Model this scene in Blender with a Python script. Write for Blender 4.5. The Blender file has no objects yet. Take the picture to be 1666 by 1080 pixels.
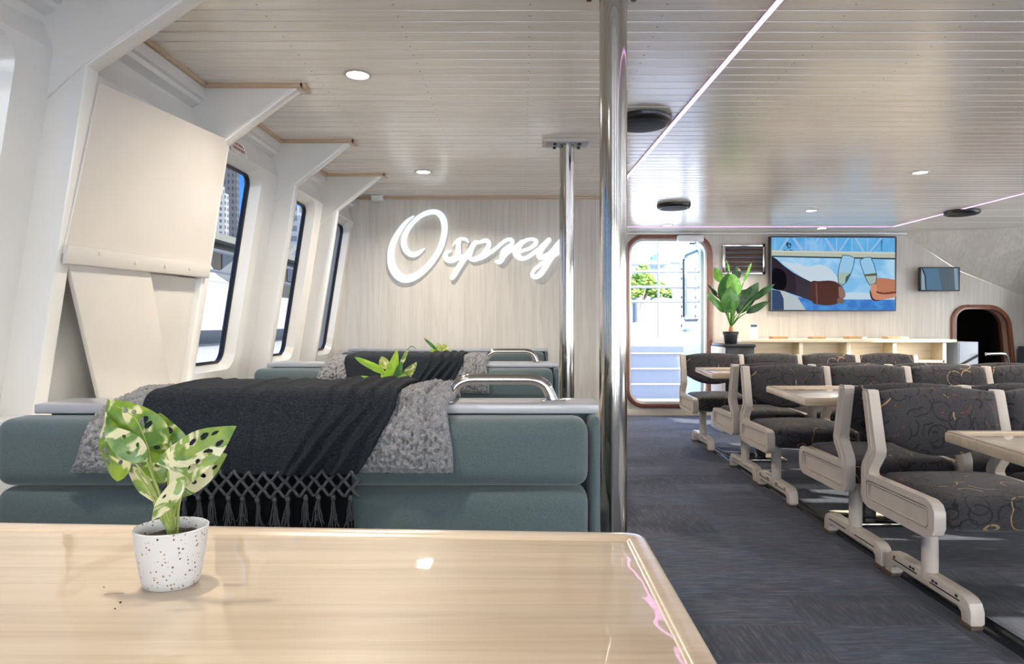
import bpy, bmesh, math, random
from mathutils import Vector, Matrix, noise
random.seed(7)
S = bpy.context.scene
COL = S.collection
F, CX, CY, CAMZ, H = 1050.0, 848.0, 527.0, 1.05, 2.10

def P(px, py, Y):
    return Vector(((px - CX) / F * Y, Y, CAMZ - (py - CY) / F * Y))

# ------------------------------------------------------------------ materials
def newmat(name):
    m = bpy.data.materials.new(name); m.use_nodes = True
    nt = m.node_tree; b = nt.nodes['Principled BSDF']
    return m, nt, b
def N(nt, t, **kw):
    n = nt.nodes.new(t)
    for k, v in kw.items(): setattr(n, k, v)
    return n
def lk(nt, a, b): nt.links.new(a, b)
def coords(nt, scale=(1, 1, 1), rot=(0, 0, 0), obj=True):
    tc = N(nt, 'ShaderNodeTexCoord'); mp = N(nt, 'ShaderNodeMapping')
    mp.inputs['Scale'].default_value = scale; mp.inputs['Rotation'].default_value = rot
    lk(nt, tc.outputs['Object' if obj else 'Generated'], mp.inputs[0])
    return mp.outputs[0]
def noise_(nt, vec, scale, detail=3, rough=0.5, dist=0):
    n = N(nt, 'ShaderNodeTexNoise'); lk(nt, vec, n.inputs['Vector'])
    n.inputs['Scale'].default_value = scale; n.inputs['Detail'].default_value = detail
    n.inputs['Roughness'].default_value = rough; n.inputs['Distortion'].default_value = dist
    return n.outputs['Fac']
def ramp(nt, fac, stops, interp='LINEAR'):
    r = N(nt, 'ShaderNodeValToRGB'); lk(nt, fac, r.inputs[0]); cr = r.color_ramp; cr.interpolation = interp
    while len(cr.elements) < len(stops): cr.elements.new(0.5)
    for e, (p, c) in zip(cr.elements, stops):
        e.position = p; e.color = (c, c, c, 1) if isinstance(c, (int, float)) else (c[0], c[1], c[2], 1)
    return r.outputs[0]
def mix(nt, fac, a, b, mode='MIX'):
    m = N(nt, 'ShaderNodeMix', data_type='RGBA', blend_type=mode)
    if isinstance(fac, (int, float)): m.inputs[0].default_value = fac
    else: lk(nt, fac, m.inputs[0])
    for i, v in ((6, a), (7, b)):
        if isinstance(v, tuple): m.inputs[i].default_value = (v[0], v[1], v[2], 1)
        else: lk(nt, v, m.inputs[i])
    return m.outputs[2]
def math_(nt, op, a, b=0.0, c=None):
    m = N(nt, 'ShaderNodeMath', operation=op)
    for i, v in enumerate((a, b) if c is None else (a, b, c)):
        if isinstance(v, (int, float)): m.inputs[i].default_value = v
        else: lk(nt, v, m.inputs[i])
    return m.outputs[0]
def bump(nt, b, height, strength=0.3, dist=0.01):
    n = N(nt, 'ShaderNodeBump'); n.inputs['Strength'].default_value = strength; n.inputs['Distance'].default_value = dist
    lk(nt, height, n.inputs['Height']); lk(nt, n.outputs[0], b.inputs['Normal'])
def plain(name, col, rough=0.5, metal=0.0, coat=0.0, var=0.0, vscale=20, bmp=0.0, bscale=80, spec=None):
    m, nt, b = newmat(name)
    b.inputs['Base Color'].default_value = (*col, 1); b.inputs['Roughness'].default_value = rough
    b.inputs['Metallic'].default_value = metal; b.inputs['Coat Weight'].default_value = coat
    if spec is not None: b.inputs['Specular IOR Level'].default_value = spec
    v = coords(nt)
    f = noise_(nt, v, vscale)
    k = max(var, 0.02)
    lk(nt, ramp(nt, f, [(0.3, tuple(c * (1 - k) for c in col)), (0.7, tuple(min(1, c * (1 + k)) for c in col))]), b.inputs['Base Color'])
    if bmp: bump(nt, b, noise_(nt, v, bscale), bmp, 0.002)
    return m
def emis(name, col, s):
    m, nt, b = newmat(name)
    b.inputs['Base Color'].default_value = (*[c * 0.3 for c in col], 1)
    b.inputs['Emission Color'].default_value = (*col, 1); b.inputs['Emission Strength'].default_value = s
    return m
def board_mat(name, base, dark, pitch, along='X', rough=0.3, coat=0.3, grain=0.5, edge=0.0):
    m, nt, b = newmat(name)
    tc = N(nt, 'ShaderNodeTexCoord'); sep = N(nt, 'ShaderNodeSeparateXYZ'); lk(nt, tc.outputs['Object'], sep.inputs[0])
    ax = {'X': 1, 'Y': 0, 'Z': 0}[along]
    idx = math_(nt, 'FLOOR', math_(nt, 'DIVIDE', sep.outputs[ax], pitch))
    wn = N(nt, 'ShaderNodeTexWhiteNoise', noise_dimensions='1D'); lk(nt, idx, wn.inputs['W'])
    sc = {'X': (1.2, 26, 26), 'Y': (26, 1.2, 26), 'Z': (26, 26, 1.2)}[along]
    mp = N(nt, 'ShaderNodeMapping'); mp.inputs['Scale'].default_value = sc
    ad = N(nt, 'ShaderNodeVectorMath', operation='ADD'); lk(nt, tc.outputs['Object'], ad.inputs[0])
    cb = N(nt, 'ShaderNodeCombineXYZ'); w9 = math_(nt, 'MULTIPLY', wn.outputs['Value'], 9.0)
    for i in range(3): lk(nt, w9, cb.inputs[i])
    lk(nt, cb.outputs[0], ad.inputs[1]); lk(nt, ad.outputs[0], mp.inputs[0])
    g = noise_(nt, mp.outputs[0], 1.6, 6, 0.6, 0.7)
    g2 = noise_(nt, mp.outputs[0], 0.45, 3, 0.5, 0.4)
    c = ramp(nt, g, [(0.28, dark), (0.55, base), (0.8, tuple(min(1, x * 1.06) for x in base))])
    c = mix(nt, math_(nt, 'MULTIPLY', ramp(nt, g2, [(0.42, 0), (0.7, 1)]), grain), c, dark)
    tint = ramp(nt, wn.outputs['Value'], [(0, 0.88), (1, 1.0)])
    c = mix(nt, 1.0, c, tint, 'MULTIPLY')
    lk(nt, c, b.inputs['Base Color'])
    b.inputs['Roughness'].default_value = rough; b.inputs['Coat Weight'].default_value = coat; b.inputs['Coat Roughness'].default_value = rough * 0.6
    bump(nt, b, g, 0.12, 0.002)
    return m

M = {}
M['ceil'] = board_mat('whitewashed_boards', (0.92, 0.89, 0.84), (0.83, 0.775, 0.70), 0.08, 'X', 0.24, 0.5, 0.3)
M['ceil_wide'] = board_mat('pale_panel_boards', (0.78, 0.77, 0.72), (0.70, 0.68, 0.62), 0.35, 'X', 0.3, 0.3, 0.2)
M['vinyl'] = board_mat('grey_wood_wallboard', (0.68, 0.645, 0.59), (0.56, 0.52, 0.46), 0.31, 'Z', 0.5, 0.05, 0.4)
M['pine'] = board_mat('pine_tabletop', (0.59, 0.48, 0.345), (0.49, 0.375, 0.25), 0.055, 'X', 0.34, 1.0, 0.35)
M['basebd'] = board_mat('pale_base_board', (0.66, 0.60, 0.52), (0.58, 0.52, 0.44), 0.3, 'X', 0.45, 0.1, 0.3)
M['pinetrim'] = board_mat('pine_trim', (0.58, 0.44, 0.30), (0.45, 0.31, 0.19), 0.3, 'X', 0.45, 0.1, 0.3)
M['pinelight'] = board_mat('pale_ply', (0.80, 0.70, 0.52), (0.70, 0.57, 0.38), 0.3, 'X', 0.45, 0.2, 0.3)
M['mahog'] = board_mat('mahogany', (0.26, 0.095, 0.05), (0.14, 0.045, 0.025), 0.3, 'Z', 0.3, 0.4, 0.4)
M['tan'] = plain('tan_cork', (0.42, 0.25, 0.12), 0.6, var=0.15)
M['white'] = plain('glossy_white_paint', (0.70, 0.69, 0.665), 0.2, coat=0.35, var=0.02, vscale=3, bmp=0.22, bscale=110)
M['whitepanel'] = plain('cream_white_panel', (0.56, 0.53, 0.49), 0.24, coat=0.35, var=0.03, vscale=4, bmp=0.2, bscale=90)
M['leafpaint'] = plain('pale_teal_paint', (0.50, 0.60, 0.62), 0.35)
for k_ in ('white', 'whitepanel'):
    nt = M[k_].node_tree; b = nt.nodes['Principled BSDF']; b.inputs['Coat Weight'].default_value = 0.6; b.inputs['Coat Roughness'].default_value = 0.12
    bn = N(nt, 'ShaderNodeBump'); bn.inputs['Strength'].default_value = 0.35; bn.inputs['Distance'].default_value = 0.02; lk(nt, noise_(nt, coords(nt), 5, 2, 0.5), bn.inputs['Height']); lk(nt, bn.outputs[0], b.inputs['Coat Normal'])
M['whitemat'] = plain('white_plastic', (0.8, 0.8, 0.79), 0.4)
M['steel'] = plain('polished_stainless', (0.50, 0.475, 0.44), 0.11, 1.0, var=0.03, vscale=6)
M['chrome'] = plain('bright_chrome', (0.75, 0.74, 0.73), 0.1, 1.0)
M['black'] = plain('black_plastic', (0.012, 0.012, 0.014), 0.35)
M['blackgloss'] = plain('black_gloss', (0.008, 0.008, 0.01), 0.3)
M['rail'] = plain('black_floor_rail', (0.012, 0.014, 0.018), 0.22)
M['gasket'] = plain('rubber_gasket', (0.008, 0.008, 0.01), 0.5)
M['frame'] = plain('warm_grey_enamel', (0.55, 0.485, 0.425), 0.4, coat=0.15, var=0.04, vscale=14, bmp=0.15, bscale=160)
M['pad'] = plain('brown_floor_pad', (0.09, 0.06, 0.04), 0.6)
M['shelf'] = plain('pale_grey_laminate', (0.37, 0.38, 0.41), 0.28, coat=0.3)
M['speaker_grill'] = plain('speaker_grille', (0.02, 0.022, 0.027), 0.6, spec=0.2)
M['hdr'] = plain('outdoor_white', (0.82, 0.83, 0.85), 0.4, var=0.03)
M['cabsteel'] = plain('pale_blue_steel', (0.40, 0.45, 0.52), 0.35, var=0.03)
M['railgrey'] = plain('grey_rail_paint', (0.20, 0.21, 0.235), 0.4)
M['outblue'] = plain('shade_toned_bulwark', (0.20, 0.225, 0.27), 0.4, var=0.03)  # bulwark's shade is put into this darker tone; a boat strake shares it
M['concrete'] = plain('quay_concrete', (0.42, 0.42, 0.40), 0.8, var=0.15, vscale=1)
M['bounce_slab'] = plain('pale_bounce_slab', (0.80, 0.78, 0.74), 0.8, var=0.08, vscale=0.6)  # slab whitened to throw more light up to the ceiling
M['darkshed'] = plain('shed_wall', (0.11, 0.105, 0.10), 0.8, var=0.2, vscale=0.3)
M['shedroof'] = plain('shed_roof', (0.35, 0.36, 0.33), 0.7, var=0.1, vscale=0.5)
M['navy'] = plain('navy_hull_stripe', (0.06, 0.075, 0.10), 0.35)
M['grey'] = plain('grey_metal', (0.3, 0.32, 0.35), 0.4, 0.4)
M['trunkorange'] = plain('orange_trunk', (0.45, 0.19, 0.06), 0.6, var=0.3, vscale=60)
M['soil'] = plain('dark_soil', (0.025, 0.018, 0.014), 0.9, var=0.6, vscale=200, bmp=1.0, bscale=300)
M['mulch'] = plain('mulch', (0.2, 0.09, 0.04), 0.9, var=0.5, vscale=200)
M['blackpot'] = plain('black_pot', (0.02, 0.025, 0.03), 0.4)
M['led'] = emis('pink_led', (0.95, 0.48, 1.0), 2.6)
M['ledbody'] = plain('led_channel', (0.6, 0.6, 0.6), 0.4)
M['sign'] = emis('white_sign_light', (0.93, 0.97, 1.0), 0.58)
M['lamp'] = emis('warm_lamp', (1.0, 0.90, 0.72), 14.0)
M['lampring'] = plain('lamp_ring', (0.45, 0.43, 0.40), 0.35, 0.3)
M['red'] = plain('red_lettering', (0.55, 0.10, 0.07), 0.5)
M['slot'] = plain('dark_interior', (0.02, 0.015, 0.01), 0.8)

def fabric_bench():
    m, nt, b = newmat('teal_upholstery')
    v = coords(nt); f = noise_(nt, v, 420, 4, 0.8); f2 = noise_(nt, v, 5, 3)
    c = ramp(nt, f, [(0.3, (0.034, 0.054, 0.059)), (0.5, (0.060, 0.091, 0.098)), (0.72, (0.11, 0.147, 0.155))])
    c = mix(nt, math_(nt, 'MULTIPLY', f2, 0.2), c, (0.075, 0.105, 0.11))
    lk(nt, c, b.inputs['Base Color']); b.inputs['Roughness'].default_value = 0.8
    b.inputs['Sheen Weight'].default_value = 0.25
    bump(nt, b, f, 0.3, 0.001); return m
M['bench'] = fabric_bench()

def seat_fabric():
    m, nt, b = newmat('patterned_seat_fabric')
    v = coords(nt)
    sp = noise_(nt, v, 260, 4, 0.8)
    base = ramp(nt, sp, [(0.3, (0.014, 0.014, 0.017)), (0.52, (0.032, 0.030, 0.034)), (0.75, (0.075, 0.07, 0.074))])
    def arcs(scale, r, w, off, thr):
        mp = N(nt, 'ShaderNodeMapping'); mp.inputs['Location'].default_value = off; mp.inputs['Scale'].default_value = (1, 1, 1); lk(nt, v, mp.inputs[0])
        vo = N(nt, 'ShaderNodeTexVoronoi'); vo.inputs['Scale'].default_value = scale; vo.inputs['Randomness'].default_value = 0.75; lk(nt, mp.outputs[0], vo.inputs['Vector'])
        d = math_(nt, 'ABSOLUTE', math_(nt, 'SUBTRACT', vo.outputs['Distance'], r))
        ring = math_(nt, 'LESS_THAN', d, w)
        n = noise_(nt, mp.outputs[0], scale * 1.15, 1)
        return math_(nt, 'MULTIPLY', ring, math_(nt, 'GREATER_THAN', n, thr))
    c = mix(nt, math_(nt, 'MULTIPLY', arcs(9.5, 0.42, 0.028, (0, 0, 0), 0.50), 0.95), base, (0.004, 0.004, 0.006))
    c = mix(nt, math_(nt, 'MULTIPLY', arcs(10.5, 0.5, 0.03, (5.3, 2.7, 8.1), 0.52), 0.9), c, (0.005, 0.005, 0.007))
    c = mix(nt, math_(nt, 'MULTIPLY', arcs(8.5, 0.44, 0.02, (3.3, 1.7, 5.1), 0.575), 0.8), c, (0.38, 0.25, 0.11))
    rs = noise_(nt, coords(nt, (1, 1, 1), (0.5, 0.2, 0.9)), 16, 3, 0.7, 2.5)
    c = mix(nt, math_(nt, 'MULTIPLY', ramp(nt, rs, [(0.62, 0), (0.68, 1)]), 0.45), c, (0.26, 0.05, 0.035))
    c = mix(nt, math_(nt, 'MULTIPLY', arcs(12, 0.45, 0.028, (2.3, 9.7, 1.1), 0.51), 0.9), c, (0.005, 0.005, 0.007))
    lk(nt, c, b.inputs['Base Color']); b.inputs['Roughness'].default_value = 0.85; b.inputs['Sheen Weight'].default_value = 0.12
    bump(nt, b, sp, 0.3, 0.001); return m
M['seat'] = seat_fabric()

def carpet():
    m, nt, b = newmat('blue_grey_carpet_tiles')
    tc = N(nt, 'ShaderNodeTexCoord'); sep = N(nt, 'ShaderNodeSeparateXYZ'); lk(nt, tc.outputs['Object'], sep.inputs[0])
    def rnd(px, py, seed):
        cb = N(nt, 'ShaderNodeCombineXYZ')
        lk(nt, math_(nt, 'FLOOR', math_(nt, 'DIVIDE', sep.outputs[0], px)), cb.inputs[0])
        lk(nt, math_(nt, 'FLOOR', math_(nt, 'DIVIDE', sep.outputs[1], py)), cb.inputs[1]); cb.inputs[2].default_value = seed
        w = N(nt, 'ShaderNodeTexWhiteNoise', noise_dimensions='3D'); lk(nt, cb.outputs[0], w.inputs['Vector']); return w.outputs['Value']
    t = rnd(0.5, 0.25, 1)
    v = coords(nt, (9, 70, 1)); v2 = coords(nt, (70, 9, 1))
    s1 = noise_(nt, v, 1.0, 4, 0.7); s2 = noise_(nt, v2, 1.0, 4, 0.7)
    sm = N(nt, 'ShaderNodeMix', data_type='FLOAT'); lk(nt, math_(nt, 'GREATER_THAN', t, 0.35), sm.inputs[0]); lk(nt, s2, sm.inputs[2]); lk(nt, s1, sm.inputs[3])
    s = sm.outputs[0]
    base = ramp(nt, s, [(0.30, (0.024, 0.028, 0.045)), (0.5, (0.070, 0.076, 0.108)), (0.70, (0.18, 0.19, 0.24))])
    v3 = coords(nt, (3, 14, 1)); hue = noise_(nt, v3, 1.2, 3, 0.6)
    c = mix(nt, ramp(nt, hue, [(0.45, 0), (0.7, 0.55)]), base, (0.035, 0.10, 0.155))
    c = mix(nt, ramp(nt, hue, [(0.25, 0.45), (0.42, 0)]), c, (0.10, 0.075, 0.12))
    c = mix(nt, 1.0, c, ramp(nt, t, [(0, 0.72), (1, 1.18)]), 'MULTIPLY')
    f = noise_(nt, coords(nt), 330, 3, 0.8)
    c = mix(nt, 1.0, c, ramp(nt, f, [(0.3, 0.45), (0.7, 1.5)]), 'MULTIPLY')
    c = mix(nt, 1.0, c, (0.60, 0.60, 0.66), 'MULTIPLY')
    lk(nt, c, b.inputs['Base Color']); b.inputs['Roughness'].default_value = 0.9; b.inputs['Sheen Weight'].default_value = 0.1
    bump(nt, b, f, 0.6, 0.004); return m
M['carpet'] = carpet()

def sherpa_mat():
    m, nt, b = newmat('grey_sherpa')
    v = coords(nt); vo = N(nt, 'ShaderNodeTexVoronoi'); vo.inputs['Scale'].default_value = 130; lk(nt, v, vo.inputs['Vector'])
    f = noise_(nt, v, 90, 4, 0.7)
    c = ramp(nt, f, [(0.3, (0.11, 0.11, 0.12)), (0.55, (0.23, 0.23, 0.242)), (0.8, (0.36, 0.36, 0.37))])
    lk(nt, c, b.inputs['Base Color']); b.inputs['Roughness'].default_value = 0.95; b.inputs['Sheen Weight'].default_value = 0.2
    bump(nt, b, vo.outputs['Distance'], 0.8, 0.004); return m
M['sherpa'] = sherpa_mat()
def throw_mat():
    m, nt, b = newmat('charcoal_throw')
    v = coords(nt, (500, 500, 120)); v2 = coords(nt, (120, 120, 500))
    f = noise_(nt, v, 1, 3, 0.7); g = noise_(nt, v2, 1, 3, 0.7); s = math_(nt, 'MULTIPLY', f, g)
    c = ramp(nt, s, [(0.1, (0.004, 0.0055, 0.008)), (0.25, (0.012, 0.0155, 0.021)), (0.42, (0.035, 0.043, 0.053))])
    lk(nt, c, b.inputs['Base Color']); b.inputs['Roughness'].default_value = 0.95; b.inputs['Sheen Weight'].default_value = 0.0; b.inputs['Specular IOR Level'].default_value = 0.2
    bump(nt, b, s, 0.6, 0.003); return m
M['throw'] = throw_mat()
M['underthrow'] = plain('near_black_cloth', (0.005, 0.0055, 0.007), 0.95, var=0.3, vscale=200, spec=0.1)
M['fringe'] = plain('charcoal_yarn', (0.045, 0.047, 0.053), 0.9, var=0.3, vscale=300, bmp=0.6, bscale=600)
def pot_mat():
    m, nt, b = newmat('speckled_pot')
    v = coords(nt)
    vo = N(nt, 'ShaderNodeTexVoronoi'); vo.inputs['Scale'].default_value = 300; vo.inputs['Randomness'].default_value = 1; lk(nt, v, vo.inputs['Vector'])
    sep = N(nt, 'ShaderNodeSeparateColor'); lk(nt, vo.outputs['Color'], sep.inputs[0])
    thr = math_(nt, 'MULTIPLY', math_(nt, 'SUBTRACT', sep.outputs[0], 0.35), 0.62)
    mask = math_(nt, 'LESS_THAN', vo.outputs['Distance'], thr)
    sc = mix(nt, sep.outputs[1], (0.05, 0.03, 0.02), (0.35, 0.2, 0.1))
    c = mix(nt, mask, (0.56, 0.57, 0.59), sc)
    lk(nt, c, b.inputs['Base Color']); b.inputs['Roughness'].default_value = 0.45; return m
M['pot'] = pot_mat()
def leaf_mat(name, a, bcol, cream=None, rough=0.35, scale=40, thr=0.52):
    m, nt, b = newmat(name)
    v = coords(nt); f = noise_(nt, v, scale, 3, 0.5, 1.2)
    c = ramp(nt, f, [(0.35, a), (0.65, bcol)])
    if cream:
        g = noise_(nt, coords(nt, (1, 1, 1), (0.4, 0.3, 0.7)), scale * 0.8, 2, 0.5, 2.0)
        c = mix(nt, ramp(nt, g, [(thr, 0), (thr + 0.05, 1)]), c, cream)
    lk(nt, c, b.inputs['Base Color']); b.inputs['Roughness'].default_value = rough
    b.inputs['Subsurface Weight'].default_value = 0.0
    # thin leaf: let some light through
    tr = N(nt, 'ShaderNodeBsdfTranslucent'); lk(nt, c, tr.inputs[0]); ms = N(nt, 'ShaderNodeMixShader'); ms.inputs[0].default_value = 0.25
    out = nt.nodes['Material Output']; lk(nt, b.outputs[0], ms.inputs[1]); lk(nt, tr.outputs[0], ms.inputs[2]); lk(nt, ms.outputs[0], out.inputs[0])
    return m
M['monstera'] = leaf_mat('variegated_leaf', (0.07, 0.17, 0.02), (0.23, 0.35, 0.04), (0.62, 0.60, 0.34), 0.3, 26, 0.565)
M['monstera_pale'] = leaf_mat('pale_variegated_leaf', (0.10, 0.21, 0.06), (0.25, 0.35, 0.07), (0.62, 0.61, 0.40), 0.3, 26, 0.495)
M['stemgreen'] = leaf_mat('green_stem', (0.22, 0.33, 0.06), (0.42, 0.48, 0.14), None, 0.4)
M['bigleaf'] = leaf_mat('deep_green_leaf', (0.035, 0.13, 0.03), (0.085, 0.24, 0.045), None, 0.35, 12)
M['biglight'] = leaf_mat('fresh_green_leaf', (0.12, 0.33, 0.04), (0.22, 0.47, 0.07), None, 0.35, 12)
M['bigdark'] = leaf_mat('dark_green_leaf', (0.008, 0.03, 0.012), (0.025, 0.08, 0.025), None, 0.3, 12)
M['limeleaf'] = leaf_mat('lime_leaf', (0.20, 0.42, 0.03), (0.36, 0.55, 0.06), None, 0.35, 20)
M['yellowleaf'] = leaf_mat('yellow_green_leaf', (0.35, 0.42, 0.08), (0.60, 0.62, 0.22), (0.85, 0.84, 0.55), 0.4, 30, 0.55)
M['treeleaf'] = leaf_mat('tree_leaf', (0.10, 0.19, 0.03), (0.26, 0.36, 0.07), None, 0.7, 1.5)
M['bark'] = plain('bark', (0.28, 0.22, 0.17), 0.9, var=0.3, vscale=4)

def glass(name, tint, refl=1.0):
    m = bpy.data.materials.new(name); m.use_nodes = True; nt = m.node_tree
    nt.nodes.clear(); out = N(nt, 'ShaderNodeOutputMaterial')
    t = N(nt, 'ShaderNodeBsdfTransparent'); t.inputs[0].default_value = (*tint, 1)
    g = N(nt, 'ShaderNodeBsdfGlossy'); g.inputs['Roughness'].default_value = 0.02
    fr = N(nt, 'ShaderNodeFresnel'); fr.inputs[0].default_value = 1.45
    ms = N(nt, 'ShaderNodeMixShader'); lk(nt, math_(nt, 'MULTIPLY', fr.outputs[0], refl), ms.inputs[0]); lk(nt, t.outputs[0], ms.inputs[1]); lk(nt, g.outputs[0], ms.inputs[2])
    lk(nt, ms.outputs[0], out.inputs[0]); return m
M['tinted'] = glass('tinted_window_glass', (0.17, 0.175, 0.18), 0.15)
M['clear'] = glass('clear_window_glass', (0.93, 0.95, 0.95), 0.6)

def water():
    m, nt, b = newmat('harbour_water'); v = coords(nt)
    b.inputs['Base Color'].default_value = (0.22, 0.28, 0.30, 1); b.inputs['Roughness'].default_value = 0.12
    f = noise_(nt, v, 1.6, 4, 0.6); bump(nt, b, f, 0.8, 0.25); return m
M['water'] = water()
def facade(name, wall, win, sx, sz):
    m, nt, b = newmat(name)
    tc = N(nt, 'ShaderNodeTexCoord'); sep = N(nt, 'ShaderNodeSeparateXYZ'); lk(nt, tc.outputs['Object'], sep.inputs[0])
    hx = math_(nt, 'FRACT', math_(nt, 'DIVIDE', math_(nt, 'ADD', sep.outputs[0], math_(nt, 'MULTIPLY', sep.outputs[1], 1.0)), sx))
    hz = math_(nt, 'FRACT', math_(nt, 'DIVIDE', sep.outputs[2], sz))
    k = math_(nt, 'MULTIPLY', math_(nt, 'GREATER_THAN', hx, 0.5), math_(nt, 'GREATER_THAN', hz, 0.45))
    lk(nt, mix(nt, k, wall, win), b.inputs['Base Color']); b.inputs['Roughness'].default_value = 0.6; return m
M['tower'] = facade('tower_facade', (0.16, 0.16, 0.18), (0.07, 0.08, 0.10), 1.4, 2.2)
M['flats'] = facade('flats_facade', (0.55, 0.55, 0.55), (0.14, 0.17, 0.2), 1.3, 1.5)
M['office'] = facade('office_facade', (0.38, 0.42, 0.48), (0.16, 0.2, 0.26), 4, 3)

# ------------------------------------------------------------------ mesh helpers
def link(name, me, mat=None, parent=None, smooth=True, angle=40):
    o = bpy.data.objects.new(name, me); COL.objects.link(o)
    if mat is not None: me.materials.append(mat)
    if smooth:
        for p in me.polygons: p.use_smooth = True
        if angle is not None: sharp(me, angle)
    if parent is not None:
        o.parent = parent; o.matrix_parent_inverse = parent.matrix_basis.inverted()
    return o
def sharp(me, angle):
    bm = bmesh.new(); bm.from_mesh(me); a = math.radians(angle)
    for e in bm.edges:
        if len(e.link_faces) == 2:
            try:
                if e.calc_face_angle() > a: e.smooth = False
            except Exception: pass
    bm.to_mesh(me); bm.free()
def obj(name, bm, mat, parent=None, smooth=True, angle=40, recalc=True):
    if recalc: bmesh.ops.recalc_face_normals(bm, faces=bm.faces[:])
    me = bpy.data.meshes.new(name); bm.to_mesh(me); bm.free()
    return link(name, me, mat, parent, smooth, angle)
def empty(name, loc, rz=0.0, parent=None):
    o = bpy.data.objects.new(name, None); COL.objects.link(o); o.location = loc; o.rotation_euler = (0, 0, rz)
    o.empty_display_size = 0.1
    o.matrix_basis = Matrix.Translation(Vector(loc)) @ Matrix.Rotation(rz, 4, 'Z')
    return o
def tag(o, label=None, cat=None, group=None, kind=None):
    if label: o['label'] = label
    if cat: o['category'] = cat
    if group: o['group'] = group
    if kind: o['kind'] = kind
    return o
def struct(o, label=None):
    o['kind'] = 'structure'
    if label: o['label'] = label
    return o
def merge(dst, src):
    me = bpy.data.meshes.new('tmp'); src.to_mesh(me); src.free(); dst.from_mesh(me); bpy.data.meshes.remove(me)
def box(bm, x0, x1, y0, y1, z0, z1, r=0.0, seg=2, mat=None):
    t = bmesh.new(); bmesh.ops.create_cube(t, size=1)
    for v in t.verts: v.co = Vector(((x0 + x1) / 2 + v.co.x * (x1 - x0), (y0 + y1) / 2 + v.co.y * (y1 - y0), (z0 + z1) / 2 + v.co.z * (z1 - z0)))
    if r > 0: bmesh.ops.bevel(t, geom=t.edges[:], offset=min(r, 0.49 * min(x1 - x0, y1 - y0, z1 - z0)), segments=seg, profile=0.5, affect='EDGES')
    if mat is not None: bmesh.ops.transform(t, matrix=mat, verts=t.verts[:])
    merge(bm, t)
def quadpts(bm, pts):
    return bm.faces.new([bm.verts.new(p) for p in pts])
def prism(bm, poly, mapf, d0, d1, r=0.0, seg=2):
    """poly: 2-D outline, mapf(a, b, d) -> 3-D point; extruded from d0 to d1"""
    t = bmesh.new()
    A = [t.verts.new(mapf(a, b, d0)) for a, b in poly]; B = [t.verts.new(mapf(a, b, d1)) for a, b in poly]
    n = len(poly); fa = t.faces.new(A); fb = t.faces.new(B[::-1])
    for i in range(n): t.faces.new((A[i], B[i], B[(i + 1) % n], A[(i + 1) % n]))
    bmesh.ops.recalc_face_normals(t, faces=t.faces[:])
    if r > 0:
        ed = [e for e in t.edges if fa in e.link_faces or fb in e.link_faces]
        bmesh.ops.bevel(t, geom=ed, offset=r, segments=seg, profile=0.5, affect='EDGES')
    merge(bm, t)
def tube(bm, pts, rad, n=12, caps=True):
    pts = [Vector(p) for p in pts]; m = len(pts)
    rs = rad if isinstance(rad, (list, tuple)) else [rad] * m
    T = [(pts[min(i + 1, m - 1)] - pts[max(i - 1, 0)]).normalized() for i in range(m)]
    u = T[0].orthogonal().normalized(); rings = []
    for i in range(m):
        if i: 
            u = (u - T[i] * u.dot(T[i])).normalized()
        w = T[i].cross(u)
        rings.append([bm.verts.new(pts[i] + (u * math.cos(2 * math.pi * k / n) + w * math.sin(2 * math.pi * k / n)) * rs[i]) for k in range(n)])
    for i in range(m - 1):
        for k in range(n): bm.faces.new((rings[i][k], rings[i][(k + 1) % n], rings[i + 1][(k + 1) % n], rings[i + 1][k]))
    if caps: bm.faces.new(rings[0][::-1]); bm.faces.new(rings[-1])
def lathe(bm, prof, c, n=40, sx=1.0, sy=1.0, cap=True):
    c = Vector(c); R = []
    for r, z in prof: R.append([bm.verts.new(c + Vector((r * sx * math.cos(2 * math.pi * k / n), r * sy * math.sin(2 * math.pi * k / n), z))) for k in range(n)])
    for i in range(len(R) - 1):
        for k in range(n): bm.faces.new((R[i][k], R[i][(k + 1) % n], R[i + 1][(k + 1) % n], R[i + 1][k]))
    if cap: bm.faces.new(R[0][::-1]); bm.faces.new(R[-1])
def catmull(pts, k=6, closed=False):
    out = []; n = len(pts); L = range(n) if closed else range(n - 1)
    g = (lambda i: pts[i % n]) if closed else (lambda i: pts[max(0, min(n - 1, i))])
    for i in L:
        p0, p1, p2, p3 = g(i - 1), g(i), g(i + 1), g(i + 2)
        for j in range(k):
            t = j / k
            out.append(tuple(0.5 * ((2 * b) + (-a + c) * t + (2 * a - 5 * b + 4 * c - d) * t * t + (-a + 3 * b - 3 * c + d) * t ** 3) for a, b, c, d in zip(p0, p1, p2, p3)))
    if not closed: out.append(tuple(pts[-1]))
    return out
def rrect(x0, x1, z0, z1, r, n=6):
    rs = r if isinstance(r, (list, tuple)) else [r] * 4   # tr, tl, bl, br
    out = []
    for (cx, cz, a0, rr) in ((x1 - rs[0], z1 - rs[0], 0, rs[0]), (x0 + rs[1], z1 - rs[1], 90, rs[1]), (x0 + rs[2], z0 + rs[2], 180, rs[2]), (x1 - rs[3], z0 + rs[3], 270, rs[3])):
        for i in range(n + 1):
            a = math.radians(a0 + 90 * i / n); out.append((cx + rr * math.cos(a), cz + rr * math.sin(a)))
    return out
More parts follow.
